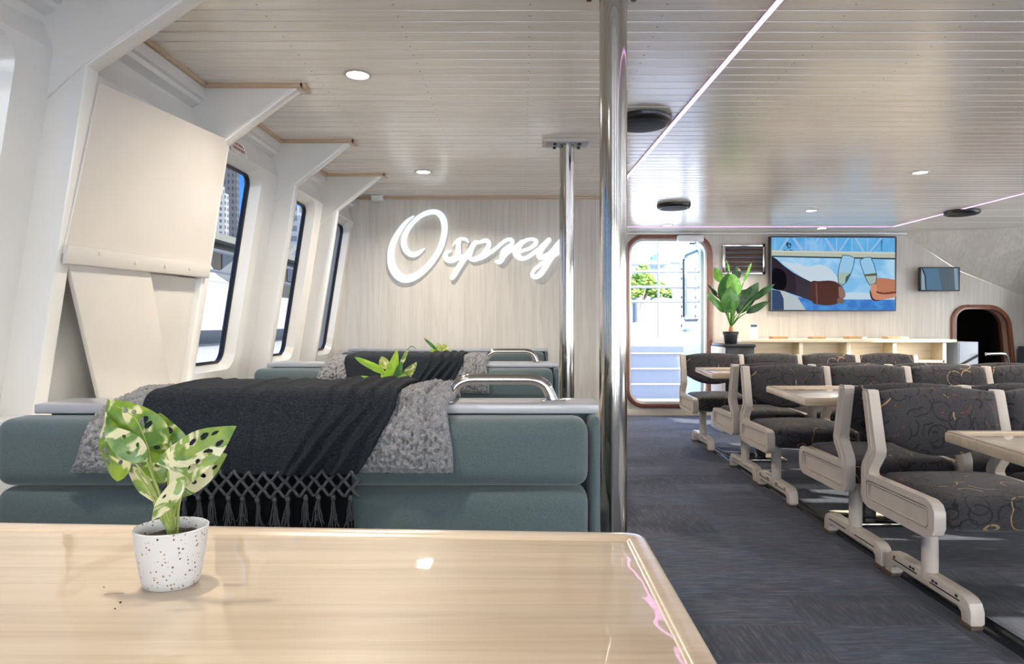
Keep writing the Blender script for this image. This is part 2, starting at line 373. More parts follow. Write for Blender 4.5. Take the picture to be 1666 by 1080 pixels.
def cushion(bm, x0, x1, y0, y1, z0, z1, r, puff=(0, 0, 0), n=10, xf=None):
    h = Vector(((x1 - x0) / 2, (y1 - y0) / 2, (z1 - z0) / 2)); c = Vector(((x0 + x1) / 2, (y0 + y1) / 2, (z0 + z1) / 2))
    def ticks(hh):
        e = [0, .25, .5, .75, 1]
        a = [-hh + r * (1 - math.cos(k * math.pi / 2)) * 1.0 for k in e[:-1]]
        mid = [-(hh - r) + 2 * (hh - r) * i / n for i in range(n + 1)]
        return a + mid + [-q for q in reversed(a)]
    tk = [ticks(h[i]) for i in range(3)]
    t = bmesh.new()
    for ax in range(3):
        o1, o2 = [i for i in range(3) if i != ax]
        for sgn in (-1, 1):
            g = []
            for a in tk[o1]:
                row = []
                for b in tk[o2]:
                    p = [0, 0, 0]; p[ax] = sgn * h[ax]; p[o1] = a; p[o2] = b; row.append(t.verts.new(p))
                g.append(row)
            for i in range(len(g) - 1):
                for j in range(len(g[0]) - 1): t.faces.new((g[i][j], g[i + 1][j], g[i + 1][j + 1], g[i][j + 1]))
    bmesh.ops.remove_doubles(t, verts=t.verts[:], dist=1e-6)
    for v in t.verts:
        q = Vector([max(-(h[i] - r), min(h[i] - r, v.co[i])) for i in range(3)]); d = v.co - q
        if d.length > 1e-9: v.co = q + d.normalized() * r
        f = [1 - min(1, abs(v.co[i]) / h[i]) ** 2.5 for i in range(3)]
        s = [1 if v.co[i] > 0 else -1 for i in range(3)]
        ad = Vector((puff[0] * f[1] * f[2] * s[0] * (abs(v.co[0]) / h[0]) ** 2, puff[1] * f[0] * f[2] * s[1] * (abs(v.co[1]) / h[1]) ** 2, puff[2] * f[0] * f[1] * s[2] * (abs(v.co[2]) / h[2]) ** 2))
        v.co = v.co + ad + c
        if xf: v.co = xf(v.co)
    merge(bm, t)
def fill_loops(bm, loops):
    E = []
    VL = []
    for L in loops:
        vs = [bm.verts.new(p) for p in L]; VL.append(vs)
        for i in range(len(vs)): E.append(bm.edges.new((vs[i], vs[(i + 1) % len(vs)])))
    bmesh.ops.triangle_fill(bm, edges=E, use_beauty=True)
    return VL
def strip(bm, A, B):
    n = len(A)
    for i in range(n): bm.faces.new((A[i], A[(i + 1) % n], B[(i + 1) % n], B[i]))
def ringmesh(bm, LA, LB):
    strip(bm, [bm.verts.new(p) for p in LA], [bm.verts.new(p) for p in LB])
def one(name, f, mat, parent=None, **k):
    bm = bmesh.new(); f(bm); return obj(name, bm, mat, parent, **k)
def copy_tree(o, parent=None):
    c = o.copy(); COL.objects.link(c)
    if parent is not None: c.parent = parent
    for ch in list(o.children): copy_tree(ch, c)
    return c
def move(o, dx=0, dy=0, dz=0):
    o.location = o.location + Vector((dx, dy, dz)); return o

# ------------------------------------------------------------------ camera
cam = bpy.data.cameras.new('camera'); co = bpy.data.objects.new('camera', cam); COL.objects.link(co)
cam.sensor_width = 36; cam.lens = F / 1666 * 36; cam.clip_start = 0.02; cam.clip_end = 2000
co.location = (0, 0, CAMZ); co.rotation_euler = (math.pi / 2, 0, 0)
cam.shift_x = (833 - CX) / 1666; cam.shift_y = -(540 - CY) / 1666
S.camera = co

# ------------------------------------------------------------------ room shell
YB, YF, XR, YR = 5.33, 7.40, 6.0, -2.6      # sign wall, far wall, starboard wall, wall behind the camera
def T(y):
    y = max(1.0, min(4.0, y)); return -0.012 * (4 - y) ** 2
def XW(y, z, off=0.0):
    if z > 1.89: return -1.386 - (z - 1.89) * 0.35 + T(y) + off
    return -1.40 - (1.8 - z) * 0.155 + T(y) + off
def W(y, z, off=0.0): return Vector((XW(y, z, off), y, z))

one('floor', lambda bm: box(bm, -2.0, XR + 0.1, YR - 0.1, YF + 0.1, -0.08, 0), M['carpet'], smooth=False)['kind'] = 'structure'
def ceil_boards(bm, x0, x1, y0, y1, pitch, g=0.011):
    k0 = math.floor(y0 / pitch); y = k0 * pitch
    prof = []
    while y < y1 + 1e-6:
        a = max(y, y0); b = min(y + pitch, y1)
        if b > a: prof += [(a, H + g), (a + 0.0015, H + g), (a + 0.005, H), (b - 0.005, H), (b - 0.0015, H + g), (b, H + g)]
        y += pitch
    A = [bm.verts.new((x0, a, z)) for a, z in prof]; B = [bm.verts.new((x1, a, z)) for a, z in prof]
    for i in range(len(prof) - 1): bm.faces.new((A[i], B[i], B[i + 1], A[i + 1]))
    box(bm, x0, x1, y0, y1, H + g + 0.001, H + 0.1)
struct(one('ceiling', lambda bm: ceil_boards(bm, -1.405, 4.0, YR, 6.95, 0.08), M['ceil'], smooth=False))
struct(one('ceiling', lambda bm: (ceil_boards(bm, 4.0, XR + .1, YR, YF, 0.35), ceil_boards(bm, 0.6, 4.0, 6.95, YF, 0.45)), M['ceil_wide'], smooth=False))
struct(one('ceiling', lambda bm: box(bm, -1.6, -1.395, YR - .1, YB + .1, H - 0.0, H + 0.1), M['white'], smooth=False))

def screws(bm):
    k = 0; y = math.ceil(0.2 / 0.08) * 0.08
    while y < 6.9:
        for x in (-0.87, -0.42, 0.03, 0.48, 1.10, 1.55, 2.0, 2.45, 2.9, 3.35, 3.8):
            c = Vector((x, y + 0.04, H - 0.0006)); vs = [bm.verts.new(c + Vector((0.0032 * math.cos(q * 1.0472), 0.0032 * math.sin(q * 1.0472), 0))) for q in range(6)]; bm.faces.new(vs)
        y += 0.08
sc0 = struct(one('ceiling_screws', screws, M['slot'], smooth=False))

# port side wall with its windows
wins = [(-2.25, -1.75), (-1.35, -0.85), (-0.45, 0.05), (0.45, 0.95), (1.30, 1.82), None, (2.93, 3.45), (3.82, 4.34), (4.74, 5.24)]
bays = [-2.6, -1.55, -0.65, 0.25, 1.15, 2.03, 2.86, 3.72, 4.55, 5.36]
bays = [-2.6, -1.55, -0.65, 0.25, 1.15, 2.03, 2.86, 3.72, 4.55, YB]
bmw = bmesh.new(); wi = 0
for i in range(9):
    y0, y1 = bays[i], bays[i + 1]; w = wins[i]
    outer = [W(y0, 0), W(y1, 0), W(y1, 0.6), W(y1, 1.3), W(y1, 1.89), W((y0 + y1) / 2, 1.89), W(y0, 1.89), W(y0, 1.3), W(y0, 0.6)]
    fill_loops(bmw, [[W(y0, 1.89), W((y0 + y1) / 2, 1.89), W(y1, 1.89), W(y1, H), W(y0, H)]])
    if w is None:
        fill_loops(bmw, [outer]); continue
    a, b = w; z0, z1 = 0.845, 1.84
    e = 0.022 if i == 8 else 0.035
    h1 = rrect(a - e, b + e, z0 - 0.035, z1 + 0.035, 0.085, 7)
    h2 = rrect(a, b, z0, z1, 0.06, 7)
    VL = fill_loops(bmw, [outer, [W(y, z) for y, z in h1]])
    inner = [bmw.verts.new(W(y, z, -0.055)) for y, z in h2]
    strip(bmw, VL[1], inner)
    # the window itself
    wi += 1
    h3 = rrect(a + 0.012, b - 0.012, z0 + 0.012, z1 - 0.012, 0.05, 7)
    bm = bmesh.new(); L2 = [W(y, z, -0.045) for y, z in h2]; L3 = [W(y, z, -0.045) for y, z in h3]; L4 = [W(y, z, -0.06) for y, z in h3]; L5 = [W(y, z, -0.075) for y, z in h2]
    A = [bm.verts.new(p) for p in L2]; B = [bm.verts.new(p) for p in L3]; Cc = [bm.verts.new(p) for p in L4]; D = [bm.verts.new(p) for p in L5]
    strip(bm, A, B); strip(bm, B, Cc); strip(bm, Cc, D); strip(bm, D, A)
    wo = struct(obj('window_%d' % wi, bm, M['gasket']))
    bm = bmesh.new(); bm.faces.new([bm.verts.new(W(y, z, -0.055)) for y, z in h3])
    obj('pane', bm, M['tinted'], wo, smooth=False)
struct(obj('wall_left', bmw, M['white'], angle=25))

# ribs with ceiling brackets
def rib(yn, th=0.06):
    o = T(yn)
    inner = [(XW(yn, 0, 0.105), 0), (XW(yn, 0.9, 0.105), 0.9), (XW(yn, 1.845, 0.105), 1.845)]
    tip = [(-1.0, 2.072), (-0.985, 2.082), (-0.98, H + 0.002)]
    outer = [(-1.5, H + 0.002), (XW(yn, 1.8, -0.03), 1.8), (XW(yn, 0, -0.03), 0)]
    poly = inner + tip + outer
    bm = bmesh.new(); prism(bm, poly, lambda a, b, d: Vector((a, d, b)), yn, yn + th, 0.006, 2)
    gx = XW(yn, 1.845, 0.0)
    prism(bm, [(gx - 0.06, 1.70), (gx + 0.092, 1.842), (-1.015, 2.074), (-0.99, H), (-1.5, H)], lambda a, b, d: Vector((a, d, b)), yn - 0.006, yn + 0.01, 0.003, 1)
    # plate welded on the camera side of the bracket
    r = obj('wall_rib', bm, M['white'], angle=30); struct(r)
    return r
ribs = [-1.55 - .03, -0.68, 0.22, 1.12, 1.985, 2.83, 3.69, 4.52]
for y in ribs: rib(y)
# cove between the wall and the ceiling, one length per bay
for i in range(len(ribs)):
    y0 = ribs[i] + 0.06; y1 = ribs[i + 1] if i + 1 < len(ribs) else YB
    bm = bmesh.new()
    ct = -1.372 + T((y0 + y1) / 2) * 0.5
    prism(bm, [(-1.6, H), (ct, H), (ct, 2.035), (ct - 0.015, 2.03), (ct - 0.02, 2.012), (ct - 0.055, 1.995), (ct - 0.06, 1.955), (-1.6, 1.94)], lambda a, b, d: Vector((a, d, b)), y0, y1, 0.0)
    struct(obj('trim_cove', bm, M['white'], angle=25))
    bm = bmesh.new(); box(bm, ct - 0.004, ct + 0.016, y0, y1 - 0.02, H - 0.018, H + 0.001, 0.003)
    struct(obj('trim_ceiling_edge', bm, M['pinetrim']))
    if i + 1 < len(ribs):
        bm = bmesh.new(); box(bm, ct, -0.95, y1 - 0.024, y1 - 0.001, H - 0.018, H + 0.001, 0.003)
        box(bm, -0.965, -0.945, y1 - 0.024, y1 + 0.07, H - 0.018, H + 0.001, 0.003)
        struct(obj('trim_bracket', bm, M['pinetrim']))
# ledge under the windows
one('trim_ledge', lambda bm: (box(bm, -1.66, -1.24, 1.86, 3.18, 0.73, 0.77, 0.008), box(bm, -1.66, -1.27, 1.86, 3.18, 0, 0.73)), M['white'])['kind'] = 'structure'

# blanked-off window: board, batten and slanted lower board
cov = empty('window_cover_board', W(2.4, 0.8, 0.1)); tag(cov, 'cream painted board covering a window, with a batten and slanted lower piece', 'cover board')
def CW(y, z, o): return Vector((XW(y, z, 0.105 + o), y, z))
def wprism(bm, poly, o0, o1, r=0.003):
    prism(bm, poly, lambda a, b, d: CW(a, b, d), o0, o1, r)
one('upper_board', lambda bm: wprism(bm, [(2.005, 1.27), (2.86, 1.29), (2.86, 1.865), (2.40, 1.838), (2.045, 1.815)], -0.012, 0.004), M['whitepanel'], cov, angle=20)
one('batten', lambda bm: wprism(bm, [(2.0, 1.237), (2.85, 1.253), (2.85, 1.312), (2.0, 1.297)], 0.004, 0.020, 0.005), M['whitepanel'], cov)
one('lower_board', lambda bm: wprism(bm, [(2.03, 1.25), (2.45, 1.25), (2.70, 0.80), (2.76, 0.62), (2.38, 0.62), (2.27, 0.80)], -0.014, 0.002), M['whitepanel'], cov)
one('back_board', lambda bm: wprism(bm, [(2.40, 1.25), (2.83, 1.25), (2.83, 0.62), (2.60, 0.62)], -0.04, -0.028), M['whitepanel'], cov)
def bolts(bm):
    for y, z in ((2.14, 1.283), (2.33, 1.27), (2.51, 1.274), (2.68, 1.28)):
        p = CW(y, z, 0.018); tube(bm, [p, p + Vector((0.004, 0, 0))], 0.006, 10)
one('bolt_head', bolts, M['whitepanel'], cov)['kind'] = 'stuff'

# sign wall (port aft), return wall, far wall
def sheet(bm, x0, x1, y, z0, z1, t=0.06): box(bm, x0, x1, y, y + t, z0, z1)
struct(one('wall_back', lambda bm: sheet(bm, -1.75, 0.74, YB, 0, H + 0.02), M['vinyl'], smooth=False))
struct(one('wall_return', lambda bm: box(bm, 0.68, 0.74, YB + 0.06, YF, 0, H + 0.02), M['vinyl'], smooth=False))
def far_wall(bm):
    d = rrect(1.235, 2.142, 0.134, 2.03, 0.17, 8)
    s = rrect(4.97, 5.56, 0.03, 1.22, [0.22, 0.13, 0.02, 0.02], 8)
    s = [(x + (0.10 * max(0, (1.0 - z)) if x > 5.4 else 0), z) for x, z in s]
    for yy in (YF, YF + 0.07):
        fill_loops(bm, [[Vector((a, yy, b)) for a, b in ((0.74, 0), (4.6, 0), (4.6, H), (0.74, H))], [Vector((a, yy, b)) for a, b in d]])
        fill_loops(bm, [[Vector((a, yy, b)) for a, b in ((4.6, 0), (XR, 0), (XR, H), (4.6, H))], [Vector((a, yy, b)) for a, b in s]])
    for L in (d, s): ringmesh(bm, [Vector((a, YF, b)) for a, b in L], [Vector((a, YF + 0.07, b)) for a, b in L])
    return d, s
bm = bmesh.new(); DL, SL = far_wall(bm); struct(obj('wall_far', bm, M['vinyl'], smooth=False))
def frame_ring(bm, L, wout, y0, y1, cx, cz):
    def off(L, w):
        out = []; n = len(L)
        for i in range(n):
            a = Vector(L[i - 1]); b = Vector(L[(i + 1) % n]); t = (b - a).normalized(); nn = Vector((t.y, -t.x)); out.append((L[i][0] + nn.x * w, L[i][1] + nn.y * w))
        return out
    O = off(L, wout); O2 = off(L, wout - 0.008)
    a = [bm.verts.new((x, y1, z)) for x, z in L]; b = [bm.verts.new((x, y0, z)) for x, z in L]; c = [bm.verts.new((x, y0, z)) for x, z in O2]; d = [bm.verts.new((x, y0 + 0.008, z)) for x, z in O]; e = [bm.verts.new((x, YF, z)) for x, z in O]
    strip(bm, a, b); strip(bm, b, c); strip(bm, c, d); strip(bm, d, e)
# doorway to the deck
def inset(L, w, cx=None):
    out = []; n = len(L)
    for i in range(n):
        a = Vector(L[i - 1]); b = Vector(L[(i + 1) % n]); t = (b - a)
        t = t.normalized() if t.length > 1e-6 else Vector((1, 0)); out.append((L[i][0] - t.y * w, L[i][1] + t.x * w))
    return out
def ded(L):
    out = [L[0]]
    for p in L[1:]:
        if (Vector(p) - Vector(out[-1])).length > 1e-4: out.append(p)
    if (Vector(out[0]) - Vector(out[-1])).length < 1e-4: out.pop()
    return out
DL = ded(DL); SL = ded(SL)
d1 = struct(one('door_1', lambda bm: frame_ring(bm, DL, 0.045, YF - 0.03, YF + 0.09, 0, 0), M['mahog'], angle=50))
def inner_frame(bm):
    I = inset(DL, 0.028)
    a = [bm.verts.new((x, YF + 0.02, z)) for x, z in DL]; b = [bm.verts.new((x, YF + 0.015, z)) for x, z in I]; c = [bm.verts.new((x, YF + 0.08, z)) for x, z in I]
    strip(bm, a, b); strip(bm, b, c)
one('inner_frame', inner_frame, M['whitemat'], d1)
# open leaf, swung outwards on its right-hand side
def LFp(y, z, x=2.105): return Vector((x, y, z))
leafo = rrect(YF + 0.10, YF + 0.90, 0.16, 1.99, 0.15, 7); leafw = rrect(YF + 0.14, YF + 0.86, 1.08, 1.93, 0.1, 7)
def leaf_door(bm):
    for x in (2.085, 2.125): fill_loops(bm, [[LFp(a, b, x) for a, b in leafo], [LFp(a, b, x) for a, b in leafw]])
    for L in (leafo, leafw): ringmesh(bm, [LFp(a, b, 2.085) for a, b in L], [LFp(a, b, 2.125) for a, b in L])
lf = one('door_leaf', leaf_door, M['leafpaint'], d1, smooth=False)
def gk(bm):
    L2 = inset(ded(leafw), 0.03)
    ringmesh(bm, [LFp(a, b, 2.08) for a, b in ded(leafw)], [LFp(a, b, 2.08) for a, b in L2])
one('gasket', gk, M['gasket'], lf)
one('gasket', lambda bm: box(bm, 2.062, 2.085, 8.225, 8.26, 1.14, 1.88, 0.006), M['gasket'], lf)
one('pane', lambda bm: bm.faces.new([bm.verts.new(LFp(a, b, 2.1)) for a, b in leafw]), M['clear'], lf, smooth=False)
def lever(bm):
    tube(bm, [(2.085, 8.18, 0.97), (2.03, 8.18, 0.97)], 0.022, 14); tube(bm, [(2.035, 8.18, 0.97), (2.02, 8.12, 0.97), (2.02, 8.03, 0.965)], 0.013, 12)
one('door_handle', lever, M['steel'], lf)
cl = empty('door_closer', (1.85, YF - 0.04, 1.98)); tag(cl, 'pale grey door closer box with an arm, above the open deck doorway', 'door closer')
one('closer_body', lambda bm: box(bm, 1.775, 2.065, YF - 0.11, YF - 0.03, 1.985, 2.055, 0.006), M['whitemat'], cl)
def arm(bm):
    tube(bm, [(1.98, YF - 0.07, 1.985), (1.98, YF - 0.07, 1.965), (1.90, YF - 0.14, 1.955), (2.06, YF + 0.12, 1.95)], 0.009, 8)
one('closer_arm', arm, M['steel'], cl)
# low stairway opening
d2 = struct(one('door_2', lambda bm: frame_ring(bm, SL, 0.05, YF - 0.035, YF + 0.12, 0, 0), M['mahog'], angle=50))
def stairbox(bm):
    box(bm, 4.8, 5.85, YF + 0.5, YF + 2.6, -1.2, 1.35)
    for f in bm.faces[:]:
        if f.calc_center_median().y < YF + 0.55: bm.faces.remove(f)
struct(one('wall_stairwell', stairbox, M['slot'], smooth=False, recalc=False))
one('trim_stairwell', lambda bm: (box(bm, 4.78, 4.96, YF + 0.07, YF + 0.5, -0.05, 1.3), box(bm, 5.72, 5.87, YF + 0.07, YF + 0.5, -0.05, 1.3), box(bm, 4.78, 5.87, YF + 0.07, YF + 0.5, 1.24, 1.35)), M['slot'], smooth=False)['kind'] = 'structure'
# sloping bulkhead over the stair
def bulk(bm):
    a = P(1462, 381, YF - 0.001); b = P(1560, 440, YF - 0.001); c = P(1668, 490, YF - 0.001)
    a.z = H + .01
    c2 = Vector((XR, YF - 0.001, 1.27)); t1 = Vector((4.40, YF - 0.02, H + .01)); t2 = Vector((XR, YF - 0.62, H + .01))
    quadpts(bm, [a, b, t1 + Vector((0.5, -0.15, 0)), t1]); quadpts(bm, [b, c2, t2, t1 + Vector((0.5, -0.15, 0))])
    bmesh.ops.remove_doubles(bm, verts=bm.verts[:], dist=1e-4)
struct(one('wall_bulkhead_slope', bulk, M['vinyl'], smooth=False))
# skirting below far wall
for nm, x0, x1, y in (('baseboard_far', 0.75, 4.9, YF - 0.012), ('baseboard_back', -1.6, 0.70, YB - 0.012)):
    struct(one(nm, lambda bm: box(bm, x0, x1, y, y + 0.012, 0, 0.07, 0.003), M['basebd']))
struct(one('trim_sign_wall_top', lambda bm: box(bm, -1.4, 0.74, YB - 0.02, YB, H - 0.02, H, 0.003), M['pinetrim']))
struct(one('trim_far_wall_top', lambda bm: box(bm, 0.74, 4.4, YF - 0.05, YF, H - 0.03, H, 0.008), M['white']))

# starboard wall and the wall behind the camera, both unseen; openings shaped for daylight, rear ones added
def pierced(name, holes, y0, y1, z0, z1, mp, mat, tint='clear', base=20):
    bm = bmesh.new(); ys = sorted(holes); edges = [y0] + [(ys[i][1] + ys[i + 1][0]) / 2 for i in range(len(ys) - 1)] + [y1]
    for i, (a, b) in enumerate(ys):
        VL = fill_loops(bm, [[mp(edges[i], 0, 0), mp(edges[i + 1], 0, 0), mp(edges[i + 1], H, 0), mp(edges[i], H, 0)], [mp(y, z, 0) for y, z in rrect(a, b, z0, z1, 0.08, 5)]])
        inn = [bm.verts.new(mp(y, z, 0.05)) for y, z in rrect(a, b, z0, z1, 0.08, 5)]; strip(bm, VL[1], inn)
        w = bmesh.new(); L = ded(rrect(a, b, z0, z1, 0.08, 5)); I = inset(L, 0.02)
        ringmesh(w, [mp(y, z, 0.04) for y, z in L], [mp(y, z, 0.04) for y, z in I])
        wo = struct(obj('window_%d' % (base + i), w, M['gasket']))
        p = bmesh.new(); p.faces.new([p.verts.new(mp(y, z, 0.045)) for y, z in I]); obj('pane', p, M[tint], wo, smooth=False)
    struct(obj(name, bm, mat, smooth=False))
pierced('wall_right', [(-2.2 + 0.95 * i, -1.45 + 0.95 * i) for i in range(9)], YR, YF, 0.72, 1.84, lambda y, z, o: Vector((XR + o, y, z)), M['white'], 'clear', 20)
pierced('wall_rear', [(-1.2, 0.1), (0.5, 1.8), (2.2, 3.5), (3.9, 5.2)], -1.75, XR, 0.3, 2.0, lambda y, z, o: Vector((y, YR - o, z)), M['white'], 'clear', 40)

# ------------------------------------------------------------------ ceiling fittings
def downlight(px, py, label, lit=True, xy=None, grp='recessed ceiling downlights', power=1.0):
    if xy is None:
        Y = CAMZ * F / (CY - py); X = (px - CX) / F * Y
    else: X, Y = xy
    r = empty('downlight', (X, Y, H)); tag(r, label, 'downlight', grp)
    def ring(bm): lathe(bm, [(0.045, -0.002), (0.047, -0.006), (0.056, -0.005), (0.059, 0.0), (0.045, 0.0015)], (X, Y, H), 32, cap=False)
    one('trim_ring', ring, M['lampring'], r)
    one('lens', lambda bm: lathe(bm, [(0.0005, -0.003), (0.045, -0.003), (0.0455, 0.001), (0.0005, 0.001)], (X, Y, H), 32), M['lamp'], r)
    L = bpy.data.lights.new('downlight_lamp', 'AREA'); L.shape = 'DISK'; L.size = 0.09; L.energy = 14.0 * power; L.color = (1.0, 0.90, 0.76); L.spread = math.radians(150)
    lo = bpy.data.objects.new('downlight_lamp', L); COL.objects.link(lo); lo.location = (X, Y, H - 0.012); lo.parent = r; lo.matrix_parent_inverse = r.matrix_basis.inverted()
    return r
downlight(582, 121, 'round warm downlight in the boards above the front bench')
downlight(689, 279, 'round warm downlight in the boards just before the lit sign wall')
downlight(1497, 280, 'round warm downlight over the chair rows, largest of those right of the poles')
downlight(1320, 342, 'small round downlight above the wall screen, inside the light strip')
downlight(1337, 371, 'small downlight between the light strip and the large wall screen')
downlight(1577, 376, 'small downlight over the low stairway opening, by the sloping bulkhead')
downlight(1086, 366, 'faint downlight near the open deck doorway', grp='recessed ceiling downlights')
for k, (x, y) in enumerate([(-0.68, 0.95), (-0.68, -0.8), (2.75, 2.9), (2.75, 1.2), (2.75, -0.6), (5.0, 1.2), (5.0, 3.4), (5.0, 5.4)]):  # unseen lamps added for their light, carrying on the ceiling rows
    downlight(0, 0, 'round warm downlight outside the view, added to light the cabin', xy=(x, y), grp='downlights outside the view', power=0.55)

def ceil_speaker(px, py, label):
    z = H - 0.04; Y = (z - CAMZ) * F / (CY - py); X = (px - CX) / F * Y
    r = empty('ceiling_speaker', (X, Y, H)); tag(r, label, 'speaker', 'black ceiling speakers')
    one('housing', lambda bm: lathe(bm, [(0.135, 0.0), (0.146, -0.006), (0.145, -0.020), (0.135, -0.036), (0.118, -0.040)], (X, Y, H), 48), M['blackgloss'], r, angle=60)
    def g(bm): lathe(bm, [(0.002, -0.046), (0.06, -0.0455), (0.10, -0.043), (0.12, -0.0395)], (X, Y, H), 48, cap=False)
    one('grille', g, M['speaker_grill'], r)
ceil_speaker(1046, 205, 'large black round ceiling speaker beside the nearest steel pole')
ceil_speaker(1096, 340, 'black round ceiling speaker above the open deck doorway')
ceil_speaker(1565, 350, 'black round ceiling speaker beside the diagonal light strip near the stairway')

def led(name, a, b, w, label):
    a, b = Vector(a), Vector(b); t = (b - a).normalized(); n = Vector((-t.y, t.x, 0)) * w / 2
    r = empty(name, (a + b) / 2); tag(r, label, 'light strip', 'pink ceiling light strips')
    bm = bmesh.new(); prism(bm, [(-1, -0.005), (1, -0.005), (1, -0.0008), (-1, -0.0008)], lambda p, q, d: a + (b - a) * d + n * p + Vector((0, 0, q)), 0, 1)
    obj('diffuser', bm, M['led'], r, smooth=False)
    for s in (-1, 1):
        bm = bmesh.new(); prism(bm, [(s * 1.0, -0.006), (s * 1.25, -0.006), (s * 1.25, -0.0008), (s * 1.0, -0.0008)], lambda p, q, d: a + (b - a) * d + n * p + Vector((0, 0, q)), 0, 1)
        obj('channel_edge', bm, M['ledbody'], r, smooth=False)
led('light_strip', (0.95, -1.5, H), (0.68, 6.90, H), 0.022, 'long pink-white light strip running from the front to the far wall')
led('light_strip', (0.70, 6.95, H), (3.98, 6.95, H), 0.014, 'thin lilac light strip running across in front of the wall screen')
led('light_strip', (4.0, 6.95, H), (4.13, -1.5, H), 0.022, 'lilac light strip running past the farthest right ceiling speaker')

# ------------------------------------------------------------------ poles
def pole(X, Y, label, hw=0.14):
    r = empty('steel_pole', (X, Y, 0)); tag(r, label, 'pole', 'polished steel poles')
    one('shaft', lambda bm: tube(bm, [(X, Y, 0.0), (X, Y, 1.0), (X, Y, H - 0.02)], 0.0425, 48), M['steel'], r, angle=60)
    one('floor_flange', lambda bm: lathe(bm, [(0.08, 0), (0.08, 0.008), (0.05, 0.014)], (X, Y, 0), 40), M['steel'], r)
    pl = one('ceiling_plate', lambda bm: box(bm, X - hw, X + hw, Y - 0.06, Y + 0.06, H - 0.02, H, 0.004), M['basebd'], r)
    def bl(bm):
        for dx in (-0.07, 0.07):
            for dy in (-0.05, 0.05): tube(bm, [(X + dx, Y + dy * .8, H - 0.02), (X + dx, Y + dy * .8, H - 0.036)], 0.009, 8)
    one('bolt', bl, M['black'], pl)['kind'] = 'stuff'
    one('steel_flange', lambda bm: box(bm, X - hw + 0.02, X + hw - 0.02, Y - 0.055, Y + 0.055, H - 0.026, H - 0.02, 0.002), M['grey'], pl)
pole(0.283, 1.985, 'polished steel pole behind the near bench end, the thicker-looking one', 0.105)
pole(0.262, 3.70, 'polished steel pole behind the second bench, before the lit sign')

# small white box in the ceiling corner by the sign
tag(one('junction_box', lambda bm: (box(bm, -1.22, -1.13, YB - 0.09, YB - 0.02, H - 0.045, H, 0.006), box(bm, -1.215, -1.135, YB - 0.095, YB - 0.085, H - 0.04, H - 0.006, 0.003)), M['whitemat']), 'small white box on the ceiling edge at the sign wall', 'junction box')

